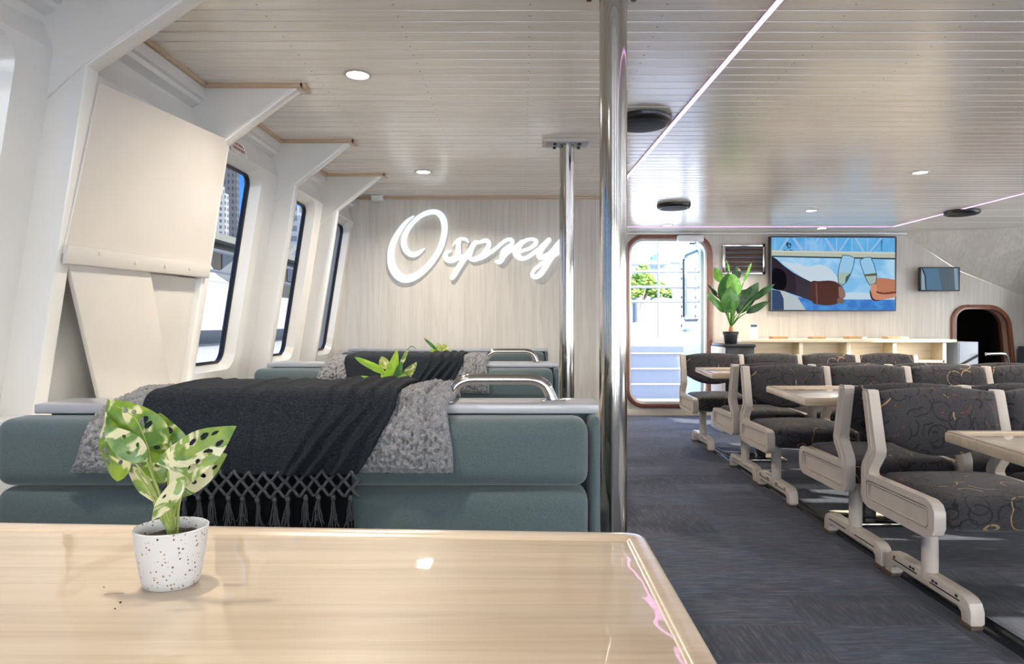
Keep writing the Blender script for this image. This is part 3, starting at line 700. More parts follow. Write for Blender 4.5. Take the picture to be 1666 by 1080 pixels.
# ------------------------------------------------------------------ the lit sign
def sign():
    A = lambda L: [(620 + x * 0.12966, 330 + y * 0.12966, w * 0.122) for x, y, w in L]
    B = lambda L: [(710 + x * 0.08798, 370 + y * 0.08798, w * 0.088) for x, y, w in L]
    C = lambda L: [(800 + x * 0.08798, 370 + y * 0.08798, w * 0.088) for x, y, w in L]
    st = [A([(405, 165, 20), (330, 222, 45), (250, 318, 60), (180, 435, 75), (132, 560, 90), (122, 680, 95), (136, 790, 105), (185, 880, 112), (250, 938, 112), (320, 951, 106), (400, 932, 98), (500, 872, 88), (600, 778, 82), (680, 672, 78), (742, 560, 78), (780, 440, 80), (796, 320, 82), (782, 215, 88), (740, 145, 84), (680, 113, 68), (610, 115, 66), (530, 142, 63), (450, 195, 60), (380, 267, 60), (322, 350, 68), (287, 440, 75), (285, 520, 80), (308, 588, 80), (350, 632, 78), (400, 648, 74), (450, 636, 62), (500, 605, 44), (543, 573, 18)]),
          B([(295, 340, 14), (350, 272, 48), (420, 218, 62), (490, 208, 58), (550, 225, 58), (583, 272, 36)]),
          B([(430, 230, 60), (402, 330, 85), (402, 430, 100), (390, 520, 112), (340, 580, 110), (270, 602, 112), (200, 590, 108), (167, 540, 92), (180, 475, 74), (225, 442, 58), (270, 436, 34)]),
          B([(390, 560, 100), (500, 545, 95), (570, 490, 85), (640, 400, 80)]),
          B([(740, 270, 76), (690, 310, 90), (620, 430, 95), (520, 570, 100), (420, 720, 100), (340, 850, 104), (290, 925, 90)]),
          B([(720, 275, 80), (800, 272, 62), (870, 246, 75), (930, 243, 80), (970, 290, 85), (950, 370, 95), (890, 460, 90), (800, 550, 90), (710, 588, 90), (630, 575, 80), (610, 510, 90), (640, 420, 90)]),
          B([(720, 592, 78), (860, 543, 85), (960, 482, 80), (1080, 396, 62), (1180, 310, 62), (1260, 248, 66)]),
          C([(0, 455, 60), (90, 378, 60), (190, 290, 62), (270, 232, 68), (340, 224, 76), (382, 250, 72), (365, 315, 80), (290, 378, 95), (222, 440, 110), (200, 520, 110), (182, 595, 98), (132, 637, 88), (80, 628, 58)]),
          C([(220, 550, 56), (310, 468, 54), (400, 392, 66), (470, 332, 74), (560, 266, 84)]),
          C([(550, 435, 60), (680, 392, 66), (790, 322, 78), (820, 255, 80), (770, 217, 64), (690, 217, 64), (600, 255, 80), (525, 315, 108), (470, 392, 145), (462, 480, 150), (512, 555, 108), (580, 574, 84), (680, 540, 78), (760, 482, 80), (850, 420, 90)]),
          C([(1058, 228, 92), (985, 310, 110), (915, 390, 120), (882, 470, 124), (885, 548, 98), (950, 543, 92), (1050, 492, 88), (1130, 420, 88), (1200, 330, 88), (1285, 215, 66)]),
          C([(1270, 320, 80), (1180, 445, 100), (1110, 545, 108), (1040, 650, 108), (980, 750, 108), (900, 858, 108), (820, 912, 92), (765, 900, 86), (748, 850, 72), (790, 775, 68), (880, 702, 72), (980, 625, 68), (1090, 562, 70), (1200, 500, 60), (1330, 420, 50), (1420, 350, 36)])]
    Y0, Y1 = YB - 0.045, YB - 0.03
    bm = bmesh.new()
    for s in st:
        q = catmull(s, 5); L = []; R = []
        for i, (x, y, w) in enumerate(q):
            a = q[max(0, i - 1)]; b = q[min(len(q) - 1, i + 1)]; t = Vector((b[0] - a[0], b[1] - a[1])).normalized(); n = Vector((-t.y, t.x)) * max(w, 0.5) / 2
            L.append((x + n.x, y + n.y)); R.append((x - n.x, y - n.y))
        def cap(c, o, w, sgn):
            t = Vector((c[0] - o[0], c[1] - o[1])).normalized(); n = Vector((-t.y, t.x)); out = []
            for k in range(1, 6):
                an = math.pi * k / 6; out.append((c[0] + (n.x * math.cos(an) + t.x * math.sin(an)) * w / 2, c[1] + (n.y * math.cos(an) + t.y * math.sin(an)) * w / 2))
            return out
        endc = cap(q[-1], q[-2], q[-1][2], 1); startc = cap(q[0], q[1], q[0][2], 1)
        jit = 0.0004 * st.index(s)
        def pt(xy, Y): 
            v = P(xy[0], xy[1], Y0); v.y = Y; return v
        n = len(L)
        F_ = [bm.verts.new(pt(p, Y0 - jit)) for p in L]; G = [bm.verts.new(pt(p, Y0 - jit)) for p in R]
        Fb = [bm.verts.new(pt(p, Y1)) for p in L]; Gb = [bm.verts.new(pt(p, Y1)) for p in R]
        for i in range(n - 1):
            bm.faces.new((F_[i], F_[i + 1], G[i + 1], G[i])); bm.faces.new((Fb[i], Gb[i], Gb[i + 1], Fb[i + 1]))
            bm.faces.new((F_[i], Fb[i], Fb[i + 1], F_[i + 1])); bm.faces.new((G[i], G[i + 1], Gb[i + 1], Gb[i]))
        for ends, pts in (((F_[-1], G[-1], Fb[-1], Gb[-1]), endc), ((G[0], F_[0], Gb[0], Fb[0]), startc)):
            a = [ends[0]] + [bm.verts.new(pt(p, Y0 - jit)) for p in pts] + [ends[1]]; b = [ends[2]] + [bm.verts.new(pt(p, Y1)) for p in pts] + [ends[3]]
            bm.faces.new(a); bm.faces.new(b[::-1])
            for i in range(len(a) - 1): bm.faces.new((a[i], b[i], b[i + 1], a[i + 1]))
    return obj('illuminated_sign', bm, M['sign'], smooth=False)
sg = sign(); tag(sg, 'large glowing white script sign reading Osprey on the grey wood wall', 'sign')
def pins(bm):
    for px, py in ((640, 420), (720, 380), (660, 450), (760, 400), (800, 410), (850, 400), (890, 410)):
        p = P(px, py, YB - 0.03); tube(bm, [(p.x, YB - 0.035, p.z), (p.x, YB, p.z)], 0.006, 8)
pn = one('standoff_pin', pins, M['steel'], sg); pn['kind'] = 'stuff'

# red sticker above the window
st = empty('safety_sticker', W(3.2, 1.91, 0.002)); tag(st, 'small white sticker with red lettering above the first open window', 'sticker')
one('backing', lambda bm: quadpts(bm, [W(3.10, 1.888, 0.004), W(3.28, 1.888, 0.004), W(3.28, 1.955, 0.006), W(3.10, 1.955, 0.006)]), M['whitemat'], st, smooth=False)
def text(body, size, mat, Mx, parent, name='lettering', ext=0.0004):
    cu = bpy.data.curves.new(name, 'FONT'); cu.body = body; cu.size = size; cu.extrude = ext; cu.align_x = 'CENTER'; cu.align_y = 'CENTER'; cu.materials.append(mat)
    tmp = bpy.data.objects.new('tmp', cu); COL.objects.link(tmp); bpy.context.view_layer.update(); me = bpy.data.meshes.new_from_object(tmp); bpy.data.objects.remove(tmp); me.name = name
    o = bpy.data.objects.new(name, me); COL.objects.link(o); o.matrix_basis = Mx
    o.parent = parent; o.matrix_parent_inverse = parent.matrix_basis.inverted(); return o
ex = Vector((0, 1, 0)); ez = (W(3.1, 1.96, .002) - W(3.1, 1.90)).normalized(); en = ex.cross(ez)
Mt = Matrix((ex, ez, en)).transposed().to_4x4()
for i, s in enumerate(('LIFE JACKETS', 'UNDER SEAT')):
    text(s, 0.024, M['red'], Matrix.Translation(W(3.19, 1.938 - i * 0.027, 0.008)) @ Mt, st)

# ------------------------------------------------------------------ upholstered benches (port side)
def bench(yf, xl, xr, label, double=True, gap=0.0):
    """yf: front of the top shelf"""
    r = empty('upholstered_bench', ((xl + xr) / 2, yf + 0.05, 0)); tag(r, label, 'bench', 'teal upholstered booth benches')
    yb = yf + (0.13 if double else 0.06)
    one('top_shelf', lambda bm: box(bm, xl + 0.045, xr + 0.003, yf - 0.005, yb, 0.828, 0.852, 0.004), M['shelf'], r)
    one('core_panel', lambda bm: box(bm, xl + 0.07, xr - 0.015, yf + 0.02, yb - 0.01, 0.02, 0.828, 0.003), M['bench'], r)
    def endp(bm): box(bm, xr - 0.026, xr, yf - 0.055 , yb + (0.05 if double else 0.0), 0.02, 0.828, 0.012, 3)
    one('end_panel', endp, M['bench'], r)
    def roll(bm, side, z0, z1, x0, x1):
        def xf(v):  # gentle lean of the backrest
            return v
        ya, yc = (yf - 0.085, yf + 0.022) if side < 0 else (yb - 0.022, yb + 0.085)
        cushion(bm, x0, x1, ya, yc, z0, z1, 0.034, (0, 0.014, 0.0), 10, xf)
    x0, x1 = xl + 0.004, xr - 0.03
    one('backrest_cushion', lambda bm: roll(bm, -1, 0.664, 0.826, x0, x1), M['bench'], r, angle=80)
    one('backrest_cushion', lambda bm: roll(bm, -1, 0.47, 0.661, x0, x1), M['bench'], r, angle=80)
    one('seat_cushion', lambda bm: cushion(bm, x0, x1, yf - 0.52, yf - 0.06, 0.37, 0.468, 0.035, (0, 0, 0.012), 8), M['bench'], r, angle=80)
    one('seat_base', lambda bm: box(bm, x0 + 0.02, x1 - 0.01, yf - 0.47, yf - 0.0, 0.0, 0.37, 0.006), M['shelf'], r)
    if double:
        one('backrest_cushion', lambda bm: roll(bm, 1, 0.664, 0.826, x0, x1), M['bench'], r, angle=80)
        one('backrest_cushion', lambda bm: roll(bm, 1, 0.47, 0.661, x0, x1), M['bench'], r, angle=80)
        one('seat_cushion', lambda bm: cushion(bm, x0, x1, yb + 0.06, yb + 0.46, 0.37, 0.468, 0.035, (0, 0, 0.012), 8), M['bench'], r, angle=80)
        one('seat_base', lambda bm: box(bm, x0 + 0.02, x1 - 0.01, yb, yb + 0.42, 0.0, 0.37, 0.006), M['shelf'], r)
        def hand(bm):
            y = yf + 0.06; xa, xb, zt = xr - 0.365, xr - 0.12, 0.852
            pts = [(xa - 0.012, y, zt), (xa - 0.004, y, zt + 0.022)] + [(xa + 0.055 - 0.055 * math.cos(t) , y, zt + 0.022 + 0.034 * math.sin(t)) for t in [i * math.pi / 16 for i in range(1, 9)]]
            pts += [(xb - 0.055 + 0.055 * math.sin(t), y, zt + 0.022 + 0.034 * math.cos(t)) for t in [i * math.pi / 16 for i in range(0, 8)]] + [(xb + 0.004, y, zt + 0.018), (xb + 0.012, y, zt)]
            tube(bm, pts, 0.0142, 20)
        hd = one('grab_handle', hand, M['steel'], r, angle=80)
        one('handle_flange', lambda bm: box(bm, xr - 0.14, xr - 0.075, yf + 0.035, yf + 0.085, 0.852, 0.856, 0.002), M['steel'], hd)
    return r
bench(1.60, -1.25, 0.19, 'teal upholstered bench with grey top shelf facing the foreground table')
bench(3.30, -1.345, 0.19, 'teal upholstered bench behind the nearest one, a steel handle on its top')
bench(5.20, -1.44, 0.215, 'teal bench against the grey wood wall under the lit sign', double=False)

# ------------------------------------------------------------------ throws over the benches
YFR = 1.60
def bench_path(t, zf, zb=0.62):
    """profile over the bench: front hem -> over the top -> back hem, returns (y, z) and unit normal; offset t"""
    ya, yb2, zt = YFR - 0.099 - t, YFR + 0.13 + 0.099 + t, 0.856 + t
    pts = [(ya, zf), (ya, 0.70 if zf < 0.69 else zf + 0.004)]
    pts += [(ya - 0.002, 0.745), (ya, 0.78)]
    pts += [(ya + 0.012, 0.815), (ya + 0.035, zt - 0.018), (ya + 0.065, zt - 0.002), (ya + 0.10, zt)]
    pts += [((ya + yb2) / 2, zt + 0.003), (yb2 - 0.10, zt), (yb2 - 0.065, zt - 0.002), (yb2 - 0.035, zt - 0.018), (yb2 - 0.012, 0.815), (yb2, 0.78), (yb2, zb)]
    return catmull(pts, 6)
def resample(pts, n):
    d = [0]
    for a, b in zip(pts, pts[1:]): d.append(d[-1] + math.hypot(b[0] - a[0], b[1] - a[1]))
    out = []; j = 0
    for i in range(n):
        s = d[-1] * i / (n - 1)
        while j < len(d) - 2 and d[j + 1] < s: j += 1
        k = (s - d[j]) / max(1e-9, d[j + 1] - d[j]); a, b = pts[j], pts[j + 1]
        t = Vector((b[0] - a[0], b[1] - a[1])).normalized()
        out.append((a[0] + (b[0] - a[0]) * k, a[1] + (b[1] - a[1]) * k, -t.y * 1.0, t.x * 1.0, s))
    return out
def sheet_over(name, t, zf, zb, xl, xr, nx, ns, disp, mat, thick=0.006, parent=None):
    """xl/xr: functions of the hang 0..1 (0 front hem, 1 top) giving edge x"""
    path = resample(bench_path(t, zf, zb), ns)
    bm = bmesh.new(); outer = []; inner = []
    # fraction up the front
    for j, (y, z, ny, nz, s) in enumerate(path):
        h = max(0.0, min(1.0, (z - zf) / (0.86 - zf))) if y < YFR + 0.05 else 1.0
        a, b = xl(h, s), xr(h, s); ro = []; ri = []
        for i in range(nx):
            u = i / (nx - 1); x = a + (b - a) * u
            d = disp(x, s, u, h, y)
            ro.append(bm.verts.new((x, y + ny * d, z + nz * d)))
            ri.append(bm.verts.new((x, y + ny * (-thick * 0.5), z + nz * (-thick * 0.5))))
        outer.append(ro); inner.append(ri)
    for j in range(ns - 1):
        for i in range(nx - 1):
            bm.faces.new((outer[j][i], outer[j][i + 1], outer[j + 1][i + 1], outer[j + 1][i]))
            bm.faces.new((inner[j][i], inner[j + 1][i], inner[j + 1][i + 1], inner[j][i + 1]))
        for i in (0, nx - 1): bm.faces.new((outer[j][i], outer[j + 1][i], inner[j + 1][i], inner[j][i]))
    for j in (0, ns - 1):
        for i in range(nx - 1): bm.faces.new((outer[j][i], inner[j][i], inner[j][i + 1], outer[j][i + 1]))
    return obj(name, bm, mat, parent, angle=None)
def edge_round(u, w=0.04):
    k = min(u, 1 - u) / w
    return 1.0 if k >= 1 else math.sqrt(max(0, 1 - (1 - k) ** 2))
def lerp(a, b, t): return a + (b - a) * t
def sherpa_disp(x, s, u, h, y):
    p = Vector((x, s, 0))
    d = 0.016 + 0.008 * noise.noise(p * 7)
    # folded-over ridges near the right end
    rx = x + 0.01 * math.sin(s * 9)
    for c, w, a in ((-0.232, 0.032, 0.013), (-0.19, 0.018, 0.010), (-0.305, 0.05, 0.006), (-0.98, 0.03, 0.006)):
        d += a * math.exp(-((rx - c) / w) ** 2)
    d -= 0.010 * math.exp(-((rx + 0.212) / 0.006) ** 2)
    f = noise.noise(p * 95 + Vector((3, 1, 7))); g = noise.noise(p * 190)
    d += 0.011 * (1 - abs(f) * 2.2) + 0.003 * g - 0.005
    return d * (0.25 + 0.75 * edge_round(u, 0.025)) * (0.35 + 0.65 * min(1, s / 0.02))
sh = sheet_over('sherpa_throw', 0.008, 0.705, 0.60, lambda h, s: lerp(-1.045, -0.975, h) + 0.006 * math.sin(s * 40), lambda h, s: lerp(-0.158, -0.172, h) + 0.004 * math.sin(s * 30), 360, 190, sherpa_disp, M['sherpa'])
tag(sh, 'fluffy grey sherpa throw over the nearest bench, under the charcoal one', 'throw blanket', 'grey sherpa throws over the benches')
def fold(x, s, h):
    """folds of the woven throw: straight on the left, raked and gathered towards lower right"""
    d = 0
    hh = 1 - h
    for c, sl, w, a in ((-0.84, -0.02, 0.010, 0.006), (-0.795, 0.01, 0.008, 0.004), (-0.655, -0.015, 0.006, 0.008), (-0.60, 0.0, 0.010, 0.006), (-0.565, 0.01, 0.010, 0.004),
                     (-0.50, 0.03, 0.012, 0.003), (-0.40, -0.12, 0.011, 0.016), (-0.355, -0.13, 0.011, 0.017), (-0.315, -0.11, 0.010, 0.015), (-0.45, -0.09, 0.010, 0.012), (-0.285, -0.08, 0.010, 0.012)):
        xc = c + sl * hh
        d += a * 1.5 * math.exp(-((x - xc) / w) ** 2) * (0.45 + 0.75 * hh)
    return d
def throw_disp(x, s, u, h, y):
    p = Vector((x * 3, s * 1.2, 5))
    d = 0.006 + fold(x, s, h) + 0.004 * noise.noise(p * 3) + 0.0018 * noise.noise(Vector((x * 60, s * 5, 1)))
    return d * (0.3 + 0.7 * edge_round(u, 0.02))
TH = 0.036
thr = sheet_over('woven_throw', TH, 0.708, 0.60, lambda h, s: lerp(-0.83, -0.875, h), lambda h, s: lerp(-0.375, -0.29, h ** 0.8), 230, 120, throw_disp, M['throw'], 0.008)
tag(thr, 'charcoal woven throw with knotted fringe draped over the nearest bench', 'throw blanket', 'charcoal throws with knotted fringe')
# the lower layer that hangs further down behind the fringe
und = sheet_over('under_layer', TH - 0.022, 0.575, 0.58, lambda h, s: lerp(-0.80, -0.80, h), lambda h, s: lerp(-0.385, -0.40, h), 60, 60, lambda x, s, u, h, y: 0.003 + 0.003 * math.sin(x * 70) * edge_round(u), M['underthrow'], 0.006, thr)
YT = YFR - 0.099 - TH - 0.012
def netting(bm):
    rnd = random.Random(3); x0, x1 = -0.81, -0.382; n = 13; rows = 3; dx = (x1 - x0) / n; zt = 0.716; dz = 0.018
    def sag(x): return 0.003 * math.sin(x * 25) - 0.006 * max(0, (x + 0.5)) 
    for r in range(rows):
        for i in range(n + 1):
            x = x0 + i * dx + (dx / 2 if r % 2 else 0)
            z = zt - r * dz + sag(x)
            for s in (-1, 1):
                xe = x + s * dx / 2; ze = zt - (r + 1) * dz + sag(xe)
                if xe < x0 - dx or xe > x1 + dx: continue
                pts = [(x, YT + rnd.uniform(-.002, .001), z), (x + s * dx * 0.13, YT - 0.005, z - dz * (0.16 + rnd.uniform(-.05, .08))), (x + s * dx * 0.37, YT - 0.004, z - dz * 0.80), (xe, YT, ze)]
                tube(bm, catmull(pts, 3), 0.0036, 7)
            c = Vector((x, YT - 0.002, z)); t = bmesh.new(); bmesh.ops.create_icosphere(t, subdivisions=1, radius=0.0062)
            for v in t.verts: v.co = c + v.co
            merge(bm, t)
fr = one('knotted_fringe', netting, M['fringe'], thr, angle=None)
def tassels(bm):
    rnd = random.Random(5); x0, x1 = -0.795, -0.385; n = 13
    for i in range(n):
        x = x0 + (x1 - x0) * i / (n - 1) + rnd.uniform(-.004, .004); z = 0.716 - 3 * 0.018 + 0.003 * math.sin(x * 25) - 0.006 * max(0, x + .5)
        tube(bm, [(x, YT - .002, z + .004), (x, YT - .003, z - .004), (x, YT - .002, z - 0.012)], [.003, .0062, .0042], 8)
        for k in range(12):
            a = rnd.uniform(0, 6.28); rr = rnd.uniform(0.1, 1) * 0.0105; L = rnd.uniform(0.045, 0.075); w = rnd.uniform(-.010, .010)
            pts = [(x + 0.3 * rr * math.cos(a), YT - .002 + .3 * rr * math.sin(a), z - .008)]
            for q in (0.3, 0.6, 0.85, 1.0):
                pts.append((x + rr * math.cos(a) * (0.4 + q * 0.8) + w * q * q + rnd.uniform(-.0022, .0022), YT - .003 + rr * 0.6 * math.sin(a), z - .008 - L * q))
            tube(bm, catmull(pts, 2), 0.0011, 4)
tz = one('tassel', tassels, M['fringe'], fr, angle=None); tz['kind'] = 'stuff'
# copies over the second bench
for src, lab in ((sh, 'pale grey sherpa throw over the second bench, behind the small green plant'), (thr, 'charcoal woven throw over the second bench, between two grey sherpa ends')):
    c = copy_tree(src); move(c, 0.0, 1.70, 0); c['label'] = lab

# ------------------------------------------------------------------ booth tables
def booth_table(yn, yf, label, near=False):
    xl, xr = -1.33, 0.18
    r = empty('booth_table', (-0.57, (yn + yf) / 2, 0)); tag(r, label, 'table', 'varnished pine booth tables')
    # outline corners, far edge runs slightly askew
    def pol(i, rad):
        C = [(xl + i, yn + i), (xr - i, yn + i), (xr - i, yf - i), (xl + i, yf + 0.075 - i)]
        out = []
        for k in range(4):
            p = Vector(C[k]); a = (Vector(C[k - 1]) - p).normalized(); b = (Vector(C[(k + 1) % 4]) - p).normalized(); R = rad
            for q in range(7):
                t = q / 6; pa = p + a * R; pb = p + b * R
                out.append(tuple((pa * (1 - t) ** 2 + p * 2 * t * (1 - t) + pb * t * t)))
        return out
    z = 0.74
    prof = [(0.0, z - 0.036), (0.0, z - 0.002), (0.0035, z + 0.004), (0.008, z + 0.0055), (0.022, z + 0.0055), (0.0275, z + 0.003), (0.030, z - 0.0005), (0.036, z)]
    def rim(bm):
        R = [[bm.verts.new((x, y, zz)) for x, y in pol(i, max(0.004, 0.03 - i * 0.9))] for i, zz in prof]
        for a, b in zip(R, R[1:]): strip(bm, a, b)
        base = [bm.verts.new((x, y, z - 0.036)) for x, y in pol(0.03, 0.004)]; strip(bm, base, R[0])
    one('table_edge', rim, M['pinerim'], r, angle=60)
    def top(bm):
        L = pol(0.030, 0.004); bm.faces.new([bm.verts.new((x, y, z)) for x, y in L]); bm.faces.new([bm.verts.new((x, y, z - 0.034)) for x, y in L][::-1])
        
    one('tabletop', top, M['pine'], r, smooth=False)
    one('pedestal', lambda bm: (tube(bm, [(-0.35, (yn + yf) / 2, 0.02), (-0.35, (yn + yf) / 2, z - 0.034)], 0.035, 24)), M['steel'], r)
    one('foot_plate', lambda bm: lathe(bm, [(0.2, 0), (0.2, 0.008), (0.05, 0.022)], (-0.35, (yn + yf) / 2, 0), 36), M['steel'], r)
    one('wall_bracket', lambda bm: box(bm, -1.42, -1.28, (yn + yf) / 2 - 0.15, (yn + yf) / 2 + 0.15, z - 0.07, z - 0.036, 0.004), M['white'], r)
    return r
# varnish ripples on the pine
nt = M['pine'].node_tree; b = nt.nodes['Principled BSDF']
b.inputs['Coat Roughness'].default_value = 0.025; b.inputs['Roughness'].default_value = 0.4; b.inputs['Coat IOR'].default_value = 1.55
wv = noise_(nt, coords(nt, (14, 9, 10)), 1.0, 2, 0.5)
bn = N(nt, 'ShaderNodeBump'); bn.inputs['Strength'].default_value = 0.2; bn.inputs['Distance'].default_value = 0.005; lk(nt, wv, bn.inputs['Height']); lk(nt, bn.outputs[0], b.inputs['Coat Normal'])
M['pinerim'] = board_mat('pine_edge', (0.60, 0.49, 0.365), (0.50, 0.385, 0.27), 0.3, 'X', 0.3, 1.0, 0.3)
booth_table(0.22, 0.949, 'glossy varnished pine table in the foreground with raised edge', True)
booth_table(1.98 + 0.18, 2.56, 'varnished pine table between the first and second benches, mostly hidden')
booth_table(3.86, 4.30, 'varnished pine table before the wall bench, hidden behind the second bench')

# ------------------------------------------------------------------ leaves and plants
def leaf(bm, base, tip, width, facing=(0, -1, 0.15), fold_=0.25, curl=0.12, shape='oval', holes=0, nseg=16, mseg=8, seed=0, wave=0.02):
    base, tip = Vector(base), Vector(tip); ax = tip - base; L = ax.length; ax.normalize()
    f = Vector(facing).normalized(); side = ax.cross(f).normalized(); nrm = side.cross(ax).normalized()
    rnd = random.Random(seed); ph = rnd.uniform(0, 6)
    hs = []
    for k in range(holes):
        sgn = -1 if k % 2 else 1
        hs.append((0.22 + 0.56 * (k // 2 + 0.5) / max(1, (holes + 1) // 2) + rnd.uniform(-.03, .03), sgn * rnd.uniform(0.36, 0.55), rnd.uniform(0.035, 0.06), rnd.uniform(0.13, 0.2)))
    def wid(t):
        if shape == 'oval': return math.sin(math.pi * min(1, t ** 0.85)) ** 0.75
        if shape == 'heart': return min(1.0, (math.sin(math.pi * min(1, (t * 0.94 + 0.06) ** 0.62))) ** 0.8)
        if shape == 'arrow': return (1 - t) ** 0.8 * min(1, t * 7 + 0.35)
        return math.sin(math.pi * t ** 0.8) ** 0.9
    G = []
    for i in range(nseg + 1):
        t = i / nseg; row = []
        for j in range(-mseg, mseg + 1):
            u = j / mseg; w = wid(t) * width / 2
            back = 0
            if shape in ('heart', 'arrow'): back = -0.12 * L * abs(u) ** 1.5 * (1 - t) ** 3
            p = base + ax * (L * t + back) + side * (u * w) + nrm * (-abs(u) * w * fold_ + curl * L * (-(t - 0.35) ** 2 + 0.12) + wave * L * math.sin(t * 11 + ph + (2 if u > 0 else 0)) * abs(u))
            row.append((p, t, u))
        G.append(row)
    V = [[bm.verts.new(c[0]) for c in r] for r in G]
    for i in range(nseg):
        for j in range(2 * mseg):
            t = (i + 0.5) / nseg; u = (j + 0.5) / mseg - 1
            if any(((t - a - 0.10 * abs(u) + 0.045) / c) ** 2 + ((u - b) / d) ** 2 < 1 for a, b, c, d in hs): continue
            bm.faces.new((V[i][j], V[i][j + 1], V[i + 1][j + 1], V[i + 1][j]))
def leafobj(name, mat, parent, *a, **k):
    bm = bmesh.new(); leaf(bm, *a, **k); 
    me = bpy.data.meshes.new(name); bmesh.ops.recalc_face_normals(bm, faces=bm.faces[:]); bm.to_mesh(me); bm.free()
    return link(name, me, mat, parent, True, None)
def stem(parent, mat, pts, r0, r1, name='stem'):
    q = catmull([tuple(p) for p in pts], 6)
    return one(name, lambda bm: tube(bm, q, [lerp(r0, r1, i / (len(q) - 1)) for i in range(len(q))], 8), mat, parent, angle=80)
# swiss-cheese plant on the near table
Zp = 0.77
def q7(x, y, Z): return P(130 + x * 0.2406, 620 + y * 0.2406, Z)
pc = Vector((-0.4175, Zp, 0.7402))
mp = empty('potted_monstera', pc); tag(mp, 'variegated monstera in a white speckled pot on the foreground table', 'potted plant')
def potmesh(bm):
    lathe(bm, [(0.027, 0.0), (0.0305, 0.002), (0.0335, 0.012), (0.0385, 0.042), (0.0412, 0.066), (0.0418, 0.0685), (0.0405, 0.0693), (0.0392, 0.068), (0.037, 0.055), (0.036, 0.045)], pc, 64, sx=1.0, sy=0.9, cap=False)
    bm.faces.new([bm.verts.new(pc + Vector((0.027 * math.cos(i / 32 * 6.2832), 0.0243 * math.sin(i / 32 * 6.2832), 0))) for i in range(32)])
one('plant_pot', potmesh, M['pot'], mp, angle=60)
def soil(bm, c, r, sy=0.9, amp=0.003):
    G = []; n = 28
    ctr = bm.verts.new(c + Vector((0, 0, amp)))
    for i in range(1, 9):
        rr = r * i / 8; G.append([bm.verts.new(c + Vector((rr * math.cos(k / n * 6.2832), sy * rr * math.sin(k / n * 6.2832), amp * (noise.noise(Vector((rr * 200, k * 1.7, 1))) + 1 - i / 8)))) for k in range(n)])
    for k in range(n): bm.faces.new((ctr, G[0][k], G[0][(k + 1) % n]))
    for a, b in zip(G, G[1:]):
        for k in range(n): bm.faces.new((a[k], b[k], b[(k + 1) % n], a[(k + 1) % n]))
one('soil', lambda bm: soil(bm, pc + Vector((0, 0, 0.056)), 0.0372), M['soil'], mp, angle=None)
root = pc + Vector((0.004, 0, 0.054))
ML = [  # base, tip, width, facing, mat, holes, shape, fold, curl
    ((460, 450, .770), (182, 122, .765), .056, (.15, -1, .45), 'monstera', 7, 'heart', .22, .15),
    ((262, 676, .762), (158, 240, .752), .040, (-.30, -1, .25), 'monstera', 6, 'oval', .30, .22),
    ((452, 540, .750), (168, 308, .735), .026, (.1, -1, .8), 'monstera_pale', 3, 'oval', .15, .25),
    ((618, 560, .800), (530, 216, .800), .046, (0, -1, .2), 'monstera', 4, 'heart', .15, .10),
    ((600, 605, .745), (1046, 300, .750), .050, (.10, -1, .55), 'monstera_pale', 8, 'heart', .18, .18),
    ((640, 690, .780), (990, 492, .785), .040, (.15, -1, .25), 'monstera_pale', 6, 'heart', .20, .12),
    ((712, 645, .725), (472, 942, .715), .019, (.2, -1, .5), 'monstera_pale', 2, 'oval', .35, .20),
    ((330, 570, .790), (500, 820, .785), .016, (0, -1, .2), 'monstera_pale', 0, 'oval', .35, .10),
    ((430, 480, .790), (560, 690, .785), .024, (0, -1, .2), 'monstera', 2, 'oval', .35, .10),
    ((545, 560, .795), (560, 690, .790), .034, (.3, -1, .1), 'monstera_pale', 2, 'oval', .2, .10)]
for i, (b_, t_, w, fc, m_, ho, shp, fo, cu) in enumerate(ML):
    leafobj('leaf', M[m_], mp, q7(*b_), q7(*t_), w * 1.12, fc, fo, cu, shp, ho, 90, 34, i * 3 + 1, 0.02)
    bb = q7(*b_)
for i, (bx, by, Z, mid) in enumerate([(460, 450, .770, (520, 760)), (325, 495, .762, (480, 700)), (452, 540, .75, (545, 780)), (620, 480, .80, (622, 800)), (600, 605, .745, (602, 830)), (712, 690, .785, (668, 850)), (712, 655, .725, (640, 880)), (500, 820, .785, (550, 930)), (380, 600, .77, (500, 800))]):
    stem(mp, M['stemgreen'], [root + Vector((0.003 * (i % 3 - 1), 0.003 * (i // 3 - 1), 0)), q7(mid[0], mid[1], lerp(Zp, Z, .6)), q7(bx, by, Z)], 0.0022, 0.0012)
stem(mp, M['stemgreen'], [q7(325, 495, .752), q7(250, 450, .748), q7(190, 380, .742)], 0.0007, 0.0003, 'leaf_rib')
stem(mp, M['stemgreen'], [q7(460, 450, .760), q7(380, 260, .752), q7(250, 170, .756)], 0.0007, 0.0003, 'leaf_rib')

# crumbs of soil on the table
for i, (px, py, s_) in enumerate([(196, 981, .0014), (187, 991, .001), (169, 956, .0009)]):
    d = 0.31 * F / (py - CY); p = P(px, py, d); p.z = 0.7404 + s_ * 0.4
    bm = bmesh.new(); bmesh.ops.create_icosphere(bm, subdivisions=1, radius=s_)
    for v in bm.verts: v.co = v.co * random.uniform(.7, 1.2) + p
    tag(obj('soil_crumb', bm, M['soil'], None, False), 'tiny dark soil crumb on the foreground tabletop beside the speckled pot', 'crumb', 'soil crumbs on the table')
tw = P(183, 968, 0.31 * F / (968 - CY)); tw.z = 0.7412
tag(one('plant_twig', lambda bm: tube(bm, [tw + Vector((-.009, -.001, 0)), tw + Vector((0, .001, .0004)), tw + Vector((.011, .002, 0))], 0.0006, 6), M['bark']), 'thin dry twig lying on the foreground table left of the pot', 'twig')

